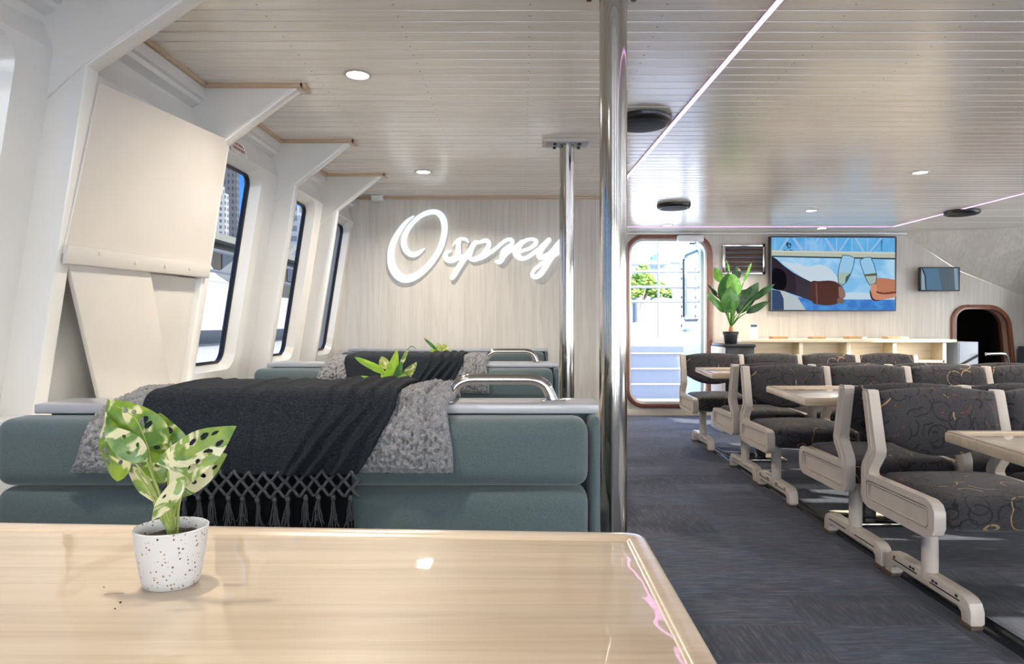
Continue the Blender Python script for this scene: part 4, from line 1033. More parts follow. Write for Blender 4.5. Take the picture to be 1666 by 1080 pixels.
# small plant behind the near bench
def q2(x, y, Z): return P(560 + x * 0.14406, 540 + y * 0.14406, Z)
def small_pot(c, mat, r=0.04, h=0.075):
    return lambda bm: lathe(bm, [(r * .72, 0), (r * .76, 0.002), (r, h), (r * .93, h), (r * .9, h * .85), (0.001, h * .84)], c, 32)
p2 = Vector((-0.485, 2.40, 0.7402)); m2 = empty('potted_arrowhead_plant', p2); tag(m2, 'small bright green leafy plant rising behind the nearest bench', 'potted plant')
one('plant_pot', small_pot(p2, M['pot']), M['pot'], m2)
r2 = p2 + Vector((0, 0, 0.062))
for i, (b_, t_, w, fc, m_, shp) in enumerate([
    ((510, 600, 2.38), (600, 195, 2.36), .075, (.35, -1, .1), 'limeleaf', 'arrow'),
    ((480, 470, 2.42), (120, 278, 2.38), .030, (0, -1, .6), 'limeleaf', 'oval'),
    ((440, 600, 2.36), (185, 490, 2.30), .022, (0, -1, .6), 'limeleaf', 'oval'),
    ((600, 610, 2.40), (812, 348, 2.34), .036, (.2, -1, .3), 'monstera_pale', 'oval'),
    ((620, 400, 2.45), (735, 175, 2.44), .016, (.6, -1, .2), 'monstera_pale', 'oval'),
    ((470, 420, 2.47), (420, 275, 2.47), .040, (0, -1, .1), 'yellowleaf', 'oval'),
    ((560, 620, 2.35), (640, 330, 2.36), .034, (-.3, -1, .1), 'bigleaf', 'oval'),
    ((600, 640, 2.34), (690, 470, 2.33), .034, (.3, -1, .1), 'limeleaf', 'oval'),
    ((500, 640, 2.36), (420, 470, 2.34), .024, (.3, -1, .1), 'limeleaf', 'oval')]):
    leafobj('leaf', M[m_], m2, q2(*b_), q2(*t_), w, fc, .3, .18, shp, 0, 16, 6, i + 40)
    stem(m2, M['stemgreen'], [r2, (r2 + q2(*b_)) / 2 + Vector((0, 0, -.01)), q2(*b_)], 0.003, 0.0018)
stem(m2, M['bigleaf'], [q2(735, 175, 2.44), q2(770, 162, 2.44), q2(810, 190, 2.44)], 0.0022, 0.0008)
p3 = Vector((-0.535, 4.15, 0.7402)); m3 = empty('potted_variegated_plant', p3); tag(m3, 'small yellow-green tufted plant peeking over the second bench', 'potted plant')
one('plant_pot', small_pot(p3, M['pot']), M['pot'], m3)
rnd = random.Random(11)
for i in range(22):
    a = rnd.uniform(-1, 1); b_ = p3 + Vector((rnd.uniform(-.01, .01), rnd.uniform(-.02, .02), 0.06)); h_ = rnd.uniform(.12, .20) * (1 - 0.35 * abs(a))
    t_ = p3 + Vector((a * 0.085 + 0.01, rnd.uniform(-.06, .04), h_ + 0.015)); mid = b_.lerp(t_, 0.45) + Vector((0, 0, .015))
    leafobj('leaf', M['yellowleaf' if i % 4 else 'limeleaf'], m3, mid, t_, rnd.uniform(.016, .028), (rnd.uniform(-.4, .4), -1, .3), .3, .15, 'oval', 0, 10, 4, i + 60)
    stem(m3, M['stemgreen'], [b_, mid], 0.002, 0.0015)
leafobj('leaf', M['bigleaf'], m3, q2(1050, 210, 4.15), q2(900, 65, 4.12), .022, (0, -1, .4), .3, .15, 'oval', 0, 12, 4, 99)

# big banana-leaf plant by the far wall
Zb = 6.40
def q6(x, y, Z=Zb): return P(1160 + x * 0.18519, 400 + y * 0.18519, Z)
bp = Vector((q6(155, 0).x, Zb, 0.856)); 
big = empty('potted_banana_plant', bp); tag(big, 'broad-leaved green plant in a black pot beside the deck doorway', 'potted plant')
def bpot(bm): lathe(bm, [(0.054, 0), (0.058, 0.003), (0.068, 0.088), (0.075, 0.089), (0.077, 0.119), (0.070, 0.12), (0.066, 0.10), (0.001, 0.10)], bp, 36)
one('plant_pot', bpot, M['blackpot'], big, angle=50)
one('trunk', lambda bm: tube(bm, [bp + Vector((0, 0, .098)), bp + Vector((.002, 0, .13)), bp + Vector((.004, 0, .175))], [.026, .022, .016], 14), M['trunkorange'], big)
rb = bp + Vector((.004, 0, .165))
for i, (b_, t_, w, fc, m_) in enumerate([
    ((165, 592, 6.32), (152, 362, 6.26), .195, (.1, -1, .2), 'bigleaf'),
    ((212, 450, 6.38), (165, 240, 6.34), .165, (.15, -1, .15), 'biglight'),
    ((80, 490, 6.42), (135, 232, 6.40), .135, (-.3, -1, .1), 'bigleaf'),
    ((108, 585, 6.36), (-52, 405, 6.25), .085, (-.3, -1, .7), 'bigleaf'),
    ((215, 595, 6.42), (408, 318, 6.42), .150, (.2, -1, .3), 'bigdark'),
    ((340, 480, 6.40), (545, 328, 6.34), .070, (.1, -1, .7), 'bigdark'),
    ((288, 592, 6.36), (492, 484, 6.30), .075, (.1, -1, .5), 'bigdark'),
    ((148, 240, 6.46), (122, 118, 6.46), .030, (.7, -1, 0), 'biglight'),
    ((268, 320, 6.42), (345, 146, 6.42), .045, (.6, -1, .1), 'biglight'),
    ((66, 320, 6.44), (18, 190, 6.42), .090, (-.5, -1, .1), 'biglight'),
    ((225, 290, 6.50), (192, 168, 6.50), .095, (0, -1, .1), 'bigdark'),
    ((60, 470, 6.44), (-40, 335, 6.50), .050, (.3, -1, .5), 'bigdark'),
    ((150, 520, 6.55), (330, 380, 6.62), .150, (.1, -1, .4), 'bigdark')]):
    leafobj('leaf', M[m_], big, q6(*b_), q6(*t_), w, fc, .22, .14, 'oval', 0, 18, 6, i + 80)
    q = q6(*b_); stem(big, M['biglight' if i % 2 else 'bigleaf'], [rb, rb.lerp(q, .5) + Vector((0, 0, .02)), q], 0.008, 0.004)

# black side cabinet under that plant
cb = empty('side_cabinet', (q6(155, 0).x + .02, 6.42, 0)); tag(cb, 'low black cabinet under the broad-leaved plant', 'cabinet')
one('body', lambda bm: box(bm, 1.975, 2.255, 6.24, 6.62, 0.0, 0.825, 0.004), M['blackgloss'], cb)
one('top_panel', lambda bm: box(bm, 1.955, 2.262, 6.22, 6.63, 0.825, 0.8555, 0.006), M['black'], cb)
one('side_panel', lambda bm: box(bm, 1.945, 1.975, 6.24, 6.62, 0.0, 0.825, 0.004), M['whitemat'], cb)
one('drawer', lambda bm: box(bm, 1.985, 2.245, 6.232, 6.24, 0.68, 0.81, 0.002), M['blackgloss'], cb)

# ------------------------------------------------------------------ counter along the far wall
ct = empty('shelf_counter', (3.45, 7.1, 0)); tag(ct, 'long pale plywood counter with open cubbyholes under the wall screen', 'counter')
YC0, YC1 = 6.86, 7.38
one('counter_top', lambda bm: box(bm, 2.33, 4.62, YC0 - 0.02, YC1, 0.855, 0.888, 0.004), M['pinelight'], ct)
for x in (2.43, 2.975, 3.48, 3.97, 4.50):
    one('divider', lambda bm: box(bm, x - 0.02, x + 0.02, YC0, YC1 - 0.01, 0.02, 0.855, 0.002), M['pinelight'], ct)
one('back_panel', lambda bm: box(bm, 2.45, 4.50, YC0 + 0.18, YC0 + 0.2, 0.02, 0.855), M['pinelight'], ct)
one('shelf', lambda bm: box(bm, 2.45, 4.50, YC0, YC0 + 0.18, 0.64, 0.665), M['pinelight'], ct)
one('lower_panel', lambda bm: box(bm, 2.45, 4.50, YC0 - 0.004, YC0 + 0.012, 0.02, 0.62), M['pinelight'], ct)
# cork stacks and white napkin stacks on it
for i, (a, b_, hgt, m_, nm, lab) in enumerate([(1255, 1280, .026, 'tan', 'coaster_stack', 'low brown stack on the counter nearest the small standing sign'),
        (1319, 1341, .024, 'tan', 'coaster_stack', 'low brown stack on the counter under the middle of the wall screen'),
        (1378, 1399, .028, 'tan', 'coaster_stack', 'low brown stack on the counter beside a small white one'),
        (1441, 1465, .026, 'tan', 'coaster_stack', 'low brown stack on the counter below the right end of the wall screen'),
        (1400, 1408, .022, 'whitemat', 'napkin_stack', 'small white stack beside the third brown stack on the counter'),
        (1467, 1475, .022, 'whitemat', 'napkin_stack', 'small white stack beside the last brown stack on the counter')]):
    xa = (a - CX) / F * 7.0; xb = (b_ - CX) / F * 7.0; n = 4
    def f(bm):
        for k in range(n): box(bm, xa + .002 * (k % 2), xb - .002 * ((k + 1) % 2), 6.96, 7.08, 0.888 + hgt * k / n, 0.888 + hgt * (k + 1) / n, 0.002)
    tag(one(nm, f, M[m_]), lab, 'box', 'brown stacks on the counter' if m_ == 'tan' else 'white stacks on the counter')
ss = empty('counter_sign', (2.48, 6.98, 0.888)); tag(ss, 'small white upright sign with a dark header on the counter end', 'sign')
sx0, sx1 = (1219.5 - CX) / F * 6.98, (1233 - CX) / F * 6.98
one('card', lambda bm: box(bm, sx0, sx1, 6.975, 6.985, 0.892, 1.052, 0.002), M['whitemat'], ss)
one('header', lambda bm: box(bm, sx0 + .01, sx1 - .01, 6.9735, 6.975, 1.018, 1.044), M['navy'], ss)
one('base', lambda bm: box(bm, sx0 - .005, sx1 + .005, 6.95, 7.01, 0.888, 0.894, 0.002), M['whitemat'], ss)
# steel cabinet at the counter's right end, with a rail
sc_ = empty('steel_cabinet', (4.75, 7.0, 0)); tag(sc_, 'pale steel cabinet at the right end of the plywood counter', 'cabinet')
one('body', lambda bm: box(bm, 4.64, 4.86, 6.86, 7.33, 0, 0.86, 0.006), M['cabsteel'], sc_)
one('door', lambda bm: box(bm, 4.652, 4.848, 6.85, 6.86, 0.03, 0.845, 0.004), M['cabsteel'], sc_)
one('dark_band', lambda bm: prism(bm, [(4.66, .63), (4.845, .73), (4.845, .70), (4.66, .60)], lambda a, b, d: Vector((a, d, b)), 6.846, 6.85), M['black'], sc_)
hr = one('stair_handrail', lambda bm: tube(bm, catmull([(4.86, 6.75, .735), (5.02, 6.75, .738), (5.08, 6.76, .72), (5.13, 6.8, .62), (5.16, 6.83, .3), (5.16, 6.83, 0.0)], 6), 0.018, 14), M['chrome'])
tag(hr, 'bent chrome handrail in front of the dark low stairway opening', 'handrail')
gb = one('grey_cupboard', lambda bm: (box(bm, 5.66, 5.97, 7.0, 7.36, 0, 0.80, 0.01), box(bm, 5.67, 5.96, 6.99, 7.0, .04, .76, .004)), M['navy']); tag(gb, 'dark grey low cupboard right of the mahogany-framed stairway opening', 'cupboard')
wb = one('window_ledge_box', lambda bm: (box(bm, 5.68, 6.0, 6.55, 6.95, 0.82, 0.87, 0.006), prism(bm, [(5.72, .87), (5.66, 1.35), (5.80, 1.50), (6.0, 1.5), (6.0, .87)], lambda a, b, d: Vector((a, d, b)), 6.9, 6.98, .006)), M['white']); wb.name = 'trim_1'; wb['kind'] = 'structure'

# ------------------------------------------------------------------ wall vent
vt = empty('wall_vent', (2.54, YF, 1.79)); tag(vt, 'silver framed louvred vent on the far wall above the big plant', 'vent')
vx0, vx1, vz0, vz1 = 2.30, 2.79, 1.615, 1.965
def vframe(bm):
    for a in ((vx0, vx1, vz1 - .03, vz1), (vx0, vx1, vz0, vz0 + .03), (vx0, vx0 + .03, vz0 + .03, vz1 - .03), (vx1 - .03, vx1, vz0 + .03, vz1 - .03)): box(bm, a[0], a[1], YF - .03, YF, a[2], a[3], .003)
one('vent_frame', vframe, M['steel'], vt)
one('back_plate', lambda bm: box(bm, vx0 + .03, vx1 - .03, YF - .006, YF - .002, vz0 + .03, vz1 - .03), M['black'], vt)
for k in range(11):
    z = vz0 + .042 + k * .0265
    def sl(bm):
        t = Matrix.Translation((0, YF - .017, z)) @ Matrix.Rotation(math.radians(35), 4, 'X'); box(bm, vx0 + .03, vx1 - .03, -.010, .010, -.0015, .0015, mat=t)
    one('louvre', sl, M['mahog'] if k % 2 else M['grey'], vt, smooth=False)

# ------------------------------------------------------------------ wall screens
def scr(col, s=1.0, rough=0.12):
    key = 'scr' + str(col) + str(s)
    if key in M: return M[key]
    m, nt, b = newmat('screen_colour'); b.inputs['Base Color'].default_value = (0.0, 0.0, 0.0, 1); b.inputs['Emission Color'].default_value = (*col, 1); b.inputs['Emission Strength'].default_value = s * 0.62; b.inputs['Specular IOR Level'].default_value = 0.015
    b.inputs['Roughness'].default_value = rough; M[key] = m; return m
tv = empty('wall_screen', (3.58, YF, 1.63)); tag(tv, 'large wall television showing two hands clinking champagne flutes', 'television')
YT0 = YF - 0.10
def q9(x, y, lay): return P(1240 + x * 0.14406, 370 + y * 0.14406, YT0) + Vector((0, -0.0006 * lay, 0))
a = q9(90, 98, 0); b2 = q9(1512, 945, 0)
one('casing', lambda bm: box(bm, a.x, b2.x, YT0 + .002, YT0 + .055, b2.z, a.z, .006), M['black'], tv)
one('wall_mount', lambda bm: box(bm, 3.3, 3.9, YT0 + .055, YF, 1.45, 1.8), M['black'], tv)
def poly(name, pts, col, lay, parent, s=1.0, smooth_=False):
    if smooth_: pts = catmull([tuple(map(float, p)) for p in pts], 6, closed=True)
    bm = bmesh.new(); bm.faces.new([bm.verts.new(q9(x, y, lay)) for x, y in pts]); bmesh.ops.triangulate(bm, faces=bm.faces[:])
    return obj(name, bm, scr(col, s), parent, smooth=False, recalc=False)
def grad(name, c0, c1, kind):
    m, nt, b = newmat(name); v = coords(nt, (1, 1, 1)); f = noise_(nt, v, 3.2 if kind else 9, 4, 0.55, 0.5)
    c = ramp(nt, f, [(0.40, c0), (0.62, c1)]); lk(nt, c, b.inputs['Emission Color']); b.inputs['Emission Strength'].default_value = 0.62; b.inputs['Specular IOR Level'].default_value = 0.015; b.inputs['Base Color'].default_value = (0.01, 0.01, 0.01, 1); b.inputs['Roughness'].default_value = 0.12; return m
screen = poly('picture', [(106, 112), (1500, 114), (1496, 936), (106, 930)], (.22, .55, .85), 0, tv)
screen.data.materials[0] = grad('picture_sky', (0.20, 0.50, 0.82), (0.42, 0.68, 0.88), 1)
sk = poly('picture_sky_band', [(108, 113), (1500, 115), (1500, 275), (108, 262)], (.11, .44, .80), 1, screen); sk.data.materials[0] = grad('deep_sky', (0.07, 0.36, 0.75), (0.16, 0.48, 0.80), 1)
poly('picture_cloud', [(215, 390), (330, 400), (430, 415), (520, 450), (620, 420), (720, 440), (800, 500), (860, 600), (840, 660), (560, 620), (380, 510)], (.58, .69, .78), 2, screen, smooth_=True)
poly('picture_cloud', [(880, 740), (1100, 730), (1240, 750), (1500, 770), (1500, 820), (880, 815)], (.52, .68, .80), 2, screen)
wt = poly('picture_water', [(390, 790), (900, 812), (1500, 815), (1497, 934), (480, 934)], (.04, .20, .62), 3, screen); wt.data.materials[0] = grad('picture_water', (0.03, 0.17, 0.55), (0.06, 0.28, 0.70), 0)
poly('picture_boat', [(110, 700), (240, 715), (400, 790), (490, 930), (110, 930)], (.48, .55, .58), 4, screen)
poly('picture_shadow', [(110, 700), (200, 715), (240, 800), (245, 930), (110, 930)], (.04, .07, .15), 5, screen)
# bridge girder and trusses
poly('picture_girder', [(108, 258), (1500, 282), (1500, 345), (108, 318)], (.50, .53, .43), 4, screen)
poly('picture_girder', [(108, 258), (1500, 282), (1500, 300), (108, 276)], (.60, .62, .53), 5, screen)
poly('picture_girder', [(108, 318), (1500, 345), (1500, 362), (108, 334)], (.03, .07, .10), 5, screen)
tr = (.30, .52, .80)
for pts in ([(180, 262), (215, 262), (310, 118), (275, 118)], [(335, 118), (370, 118), (475, 262), (430, 262)], [(528, 262), (560, 262), (650, 118), (620, 118)], [(700, 118), (728, 118), (830, 268), (790, 268)], [(860, 270), (885, 270), (985, 118), (960, 118)], [(1040, 118), (1068, 118), (1160, 272), (1128, 272)], [(1205, 275), (1230, 275), (1360, 118), (1330, 118)],
            [(486, 118), (500, 118), (500, 262), (486, 262)], [(660, 118), (674, 118), (674, 262), (660, 262)], [(832, 118), (846, 118), (846, 268), (832, 268)], [(1008, 118), (1020, 118), (1020, 270), (1008, 270)], [(1185, 118), (1197, 118), (1197, 272), (1185, 272)], [(140, 118), (150, 118), (150, 262), (140, 262)]):
    poly('picture_truss', pts, tr, 3, screen)
poly('picture_lamp_post', [(1338, 140), (1356, 140), (1352, 270), (1342, 270)], (.05, .20, .38), 4, screen)
# left arm and fist
poly('picture_arm', [(106, 325), (160, 355), (240, 430), (350, 510), (480, 580), (560, 620), (560, 830), (420, 780), (250, 720), (106, 690)], (.030, .022, .032), 6, screen)
poly('picture_sleeve', [(120, 480), (200, 470), (260, 520), (275, 620), (240, 700), (120, 680)], (.004, .004, .007), 7, screen, smooth_=True)
poly('picture_cuff', [(370, 525), (470, 575), (560, 618), (560, 830), (480, 800), (385, 768)], (.045, .035, .05), 7, screen)
poly('picture_hand', [(550, 622), (640, 606), (760, 600), (830, 615), (880, 650), (915, 690), (925, 760), (900, 830), (830, 865), (740, 880), (650, 872), (555, 830)], (.085, .030, .024), 8, screen, smooth_=True)
poly('picture_fingers', [(862, 670), (905, 680), (930, 720), (938, 770), (915, 800), (870, 790), (862, 740)], (.28, .16, .13), 9, screen, smooth_=True)
poly('picture_fingers', [(850, 800), (900, 800), (922, 830), (905, 862), (850, 850)], (.20, .12, .10), 9, screen, smooth_=True)
poly('picture_thumb', [(600, 625), (612, 622), (622, 760), (625, 872), (612, 872)], (.18, .09, .08), 9, screen)
# right hand
poly('picture_hand', [(1290, 570), (1380, 572), (1500, 590), (1500, 760), (1420, 800), (1340, 818), (1260, 818), (1228, 780), (1222, 720), (1240, 650), (1270, 630)], (.50, .20, .11), 8, screen)
poly('picture_fingers', [(1235, 640), (1290, 655), (1285, 735), (1240, 745), (1222, 700)], (.62, .28, .17), 9, screen, smooth_=True)
poly('picture_fingers', [(1240, 750), (1300, 740), (1420, 760), (1500, 750), (1490, 790), (1330, 815), (1262, 812)], (.60, .26, .16), 9, screen, smooth_=True)
poly('picture_fingers', [(1290, 720), (1370, 735), (1500, 722), (1500, 740), (1380, 755), (1300, 742)], (.16, .045, .03), 10, screen, smooth_=True)
poly('picture_shadow', [(1210, 700), (1228, 740), (1250, 800), (1330, 822), (1260, 828), (1222, 790)], (.03, .02, .04), 9, screen, smooth_=True)
# flutes: rim, bowl, drink
def flute(rim, sides, drink, tilt):
    poly('picture_flute', sides, (.32, .58, .80), 7, screen)
    poly('picture_drink', drink, (.38, .50, .45), 8, screen)
    for i in range(len(sides)):
        A_, B_ = Vector(sides[i]), Vector(sides[(i + 1) % len(sides)])
        if i == len(sides) - 1: continue
        n = Vector((-(B_ - A_).y, (B_ - A_).x)).normalized() * 4
        poly('picture_glass_edge', [A_ + n, B_ + n, B_ - n, A_ - n], (.03, .10, .16), 9, screen)
flute(None, [(905, 312), (868, 430), (852, 540), (858, 625), (905, 655), (950, 615), (995, 530), (1030, 430), (1042, 345), (990, 320), (905, 312)], [(855, 510), (1005, 508), (955, 612), (905, 655), (858, 622)], 1)
flute(None, [(1100, 372), (1120, 450), (1160, 560), (1210, 650), (1280, 630), (1292, 540), (1262, 420), (1222, 335), (1150, 342), (1100, 372)], [(1150, 545), (1288, 515), (1290, 560), (1278, 635), (1212, 650), (1165, 575)], -1)
poly('picture_drink', [(1145, 530), (1285, 515), (1290, 545), (1155, 552)], (.12, .12, .06), 10, screen)
poly('picture_drink', [(940, 560), (1000, 512), (975, 580), (935, 630)], (.05, .12, .12), 10, screen)
# logo on the picture: leafy emblem over a line of script
lg = (.035, .07, .10)
for pts in ([(268, 180), (285, 165), (300, 175), (296, 200), (285, 215), (270, 205)], [(305, 172), (322, 180), (328, 200), (316, 212), (308, 195)], [(292, 210), (300, 228), (315, 214), (320, 225), (302, 238), (285, 226)]):
    poly('picture_emblem', pts, lg, 8, screen, smooth_=True)
for pts in ([(238, 262), (246, 250), (256, 254), (248, 260), (262, 262)], [(266, 260), (282, 256), (284, 262), (268, 264)], [(288, 262), (296, 256), (300, 262)], [(306, 262), (316, 246), (330, 250), (318, 256), (322, 264)], [(328, 262), (346, 256), (354, 260), (336, 266)]):
    poly('picture_script', pts, lg, 8, screen)
one('screen_bezel', lambda bm: ringmesh(bm, [q9(90, 98, 1), q9(1520, 108, 1), q9(1512, 945, 1), q9(82, 940, 1)], [q9(106, 112, 1), q9(1502, 118, 1), q9(1497, 934, 1), q9(104, 930, 1)]), M['black'], tv, smooth=False)
# small monitor
mo = empty('wall_monitor', (4.8, YF, 1.56)); tag(mo, 'small dark-framed wall monitor left of the stairway arch, with painted blue reflections', 'monitor')
m0 = P(1497, 434.5, YF - .12); m1 = P(1562, 473.5, YF - .12)
one('casing', lambda bm: box(bm, m0.x, m1.x, YF - .12, YF - .075, m1.z, m0.z, .005), M['black'], mo)
one('wall_mount', lambda bm: box(bm, m0.x + .15, m1.x - .15, YF - .075, YF, m1.z + .08, m0.z - .08), M['black'], mo)
def q10(x, y, l=0): return Vector((m0.x + (m1.x - m0.x) * x, YF - .1206 - .0005 * l, m0.z + (m1.z - m0.z) * y))
def mpoly(name, pts, col, l, parent, s=1.0):
    bm = bmesh.new(); bm.faces.new([bm.verts.new(q10(x, y, l)) for x, y in pts]); return obj(name, bm, scr(col, s), parent, smooth=False, recalc=False)
ms_ = mpoly('display', [(.025, .04), (.965, .04), (.965, .95), (.025, .95)], (.10, .19, .29), 0, mo)
mpoly('painted_reflection', [(.45, .04), (.85, .04), (.88, .95), (.55, .95)], (.10, .14, .17), 1, ms_)  # reflections on the monitor are painted as faintly glowing shapes
mpoly('painted_reflection', [(.03, .05), (.10, .30), (.13, .95), (.03, .95)], (.28, .38, .45), 1, ms_)
mpoly('painted_reflection', [(.84, .05), (.93, .05), (.96, .95), (.87, .95)], (.25, .34, .42), 1, ms_)
mpoly('painted_reflection', [(.03, .05), (.07, .05), (.14, .35), (.16, .95), (.13, .95), (.11, .38)], (.02, .03, .05), 2, ms_)

# ------------------------------------------------------------------ rows of fixed seats
PITCH, NS = 0.515, 4
def seat_row():
    r = empty('seat_row', (0, 0, 0))
    half = PITCH * NS / 2
    outl = [(.246, .768), (.240, .780), (.206, .780), (.200, .768), (.152, .568), (.146, .545), (.150, .522), (.196, .462), (.200, .446), (.192, .436),
            (-.172, .436), (-.200, .425), (-.214, .400), (-.214, .345), (-.200, .318), (-.172, .306), (.205, .306), (.240, .318), (.254, .345), (.254, .455), (.246, .476), (.204, .535), (.200, .556)]
    for i in range(NS + 1):
        x = -half + i * PITCH; end = i in (0, NS); th = 0.022
        def fr(bm):
            if not end:
                prism(bm, outl, lambda a, b, d: Vector((d, a, b)), x - th, x + th, 0.006, 2); return
            sg_ = -1 if i == 0 else 1
            prism(bm, outl, lambda a, b, d: Vector((d, a, b)), *sorted((x - sg_ * th, x + sg_ * (th - 0.012))), 0.0)
            hole = ded(rrect(-.186, .226, .330, .414, .022, 5))
            xa, xb = x + sg_ * (th - 0.012), x + sg_ * th
            VL = fill_loops(bm, [[Vector((xb, p, q)) for p, q in inset(outl[::-1], 0.004)], [Vector((xb, p, q)) for p, q in hole]])
            o2 = [bm.verts.new((xb - sg_ * .004, p, q)) for p, q in outl[::-1]]; o3 = [bm.verts.new((xa, p, q)) for p, q in outl[::-1]]
            strip(bm, VL[0], o2); strip(bm, o2, o3)
            h2 = [bm.verts.new((xa, p, q)) for p, q in hole]; strip(bm, VL[1], h2)
        f = one('side_frame', fr, M['frame'], r, angle=30)
        if end:
            s = -1 if i == 0 else 1
            def rimf(bm):
                xo = x + s * (th + 0.001)
                pts = [(xo - s * .006, a, b) for a, b in rrect(-.176, .216, .340, .404, .016, 5)]
                tube(bm, pts + [pts[0]], 0.0028, 6)
                pts = [(xo, a, b) for a, b in [(.230, .765), (.226, .77), (.215, .765), (.176, .562), (.174, .545), (.222, .478), (.228, .46), (.228, .42)]]
                tube(bm, pts, 0.004, 8)
            one('panel_rim', rimf, M['frame'], f, angle=80)
    for i in range(NS):
        xc = -half + (i + .5) * PITCH; hw = PITCH / 2 - 0.024
        def backrest(bm):
            nu, nv = 22, 18; Fv = []; Bv = []
            for j in range(nv + 1):
                v = -1 + 2 * j / nv; v = math.copysign(abs(math.sin(v * math.pi / 2)) ** 1.0, v); rf = []; rb_ = []
                for k in range(nu + 1):
                    u = math.sin((-1 + 2 * k / nu) * math.pi / 2)
                    zb = .520 + .075 * abs(u) ** 2.2; zt = .792 - .020 * abs(u) ** 2.4
                    z = lerp(zb, zt, (v + 1) / 2)
                    yc = .145 + (z - .50) * .22 + .014
                    t = .030 * (max(0, (1 - abs(u) ** 8)) * max(0, 1 - abs(v) ** 6)) ** .5
                    bow = .012 * u * u
                    rf.append(bm.verts.new((xc + u * hw, yc - t - .012 * (1 - u * u) * (1 - v * v) - bow + .006, z))); rb_.append(bm.verts.new((xc + u * hw, yc + t + .02 * (1 - u * u) * (1 - v * v), z)))
                Fv.append(rf); Bv.append(rb_)
            for j in range(nv):
                for k in range(nu):
                    bm.faces.new((Fv[j][k], Fv[j][k + 1], Fv[j + 1][k + 1], Fv[j + 1][k])); bm.faces.new((Bv[j][k], Bv[j + 1][k], Bv[j + 1][k + 1], Bv[j][k + 1]))
            for j in range(nv):
                for k in (0, nu): bm.faces.new((Fv[j][k], Fv[j + 1][k], Bv[j + 1][k], Bv[j][k]))
            for k in range(nu):
                for j in (0, nv): bm.faces.new((Fv[j][k], Bv[j][k], Bv[j][k + 1], Fv[j][k + 1]))
            bmesh.ops.remove_doubles(bm, verts=bm.verts[:], dist=1e-5)
        one('backrest', backrest, M['seat'], r, angle=None)
        one('seat', lambda bm: cushion(bm, xc - hw, xc + hw, -.235, .215, .338, .448, .038, (0, .010, .022), 10), M['seat'], r, angle=None)
    one('cross_beam', lambda bm: (box(bm, -half + .02, half - .02, .01, .08, .295, .336, .004), box(bm, -half + .02, half - .02, .14, .17, .32, .35, .003)), M['frame'], r)
    LO = .045
    for s in (-1, 1):
        x = s * (half - .13)
        lg_ = one('leg', lambda bm: tube(bm, [(x, LO, .075), (x, LO, .30)], .029, 24), M['frame'], r, angle=60)
        arch = [(-.262, .012), (-.262, .060), (-.250, .086), (-.228, .100), (-.19, .105), (.19, .105), (.228, .100), (.250, .086), (.262, .060), (.262, .012), (.212, .012), (.208, .040), (.192, .052), (-.192, .052), (-.208, .040), (-.212, .012)]
        ft = one('foot', lambda bm: prism(bm, arch, lambda a, b, d: Vector((d, a + LO, b)), x - .026, x + .026, .007, 2), M['frame'], lg_, angle=30)
        def det(bm):
            for sx_ in (-1, 1):
                for y0, y1 in ((-.205, -.04), (.04, .205)): box(bm, x + sx_ * .026 - .001, x + sx_ * .026 + .001, y0 + LO, y1 + LO, .074, .079, 0)
            for y in (-.19, -.06, -.08, .06, .08, .19):
                t = (x - .0275, y, .088); box(bm, t[0] - .0008, t[0] + .0008, y + LO - .006, y + LO + .006, .084, .093)
        one('foot_slot', det, M['black'], lg_, smooth=False)['kind'] = 'stuff'
        one('floor_pad', lambda bm: box(bm, x - .031, x + .031, LO - .272, LO - .205, 0, .013, .002), M['pad'], lg_)
        one('floor_pad', lambda bm: box(bm, x - .031, x + .031, LO + .205, LO + .272, 0, .013, .002), M['pad'], lg_)
    return r
RX = 1.415 + 0.022 + PITCH * NS / 2
rows = [(2.43, 0, 'row of four dark patterned seats facing the camera, nearest to it'),
        (3.07, 1, 'row of four dark patterned seats backing onto the nearest row'),
        (3.92, 0, 'row of four patterned seats facing the camera beyond the middle long table'),
        (4.56, 1, 'row of four patterned seats facing away, beyond the middle rows'),
        (5.52, 0, 'row of four patterned seats farthest away, in front of the plywood counter')]
proto = seat_row()
for i, (y, away, lab) in enumerate(rows):
    o = proto if i == 0 else copy_tree(proto)
    o.location = (RX, y, 0); o.rotation_euler = (0, 0, math.pi if away else 0)
    tag(o, lab, 'seats', 'rows of fixed patterned seats')

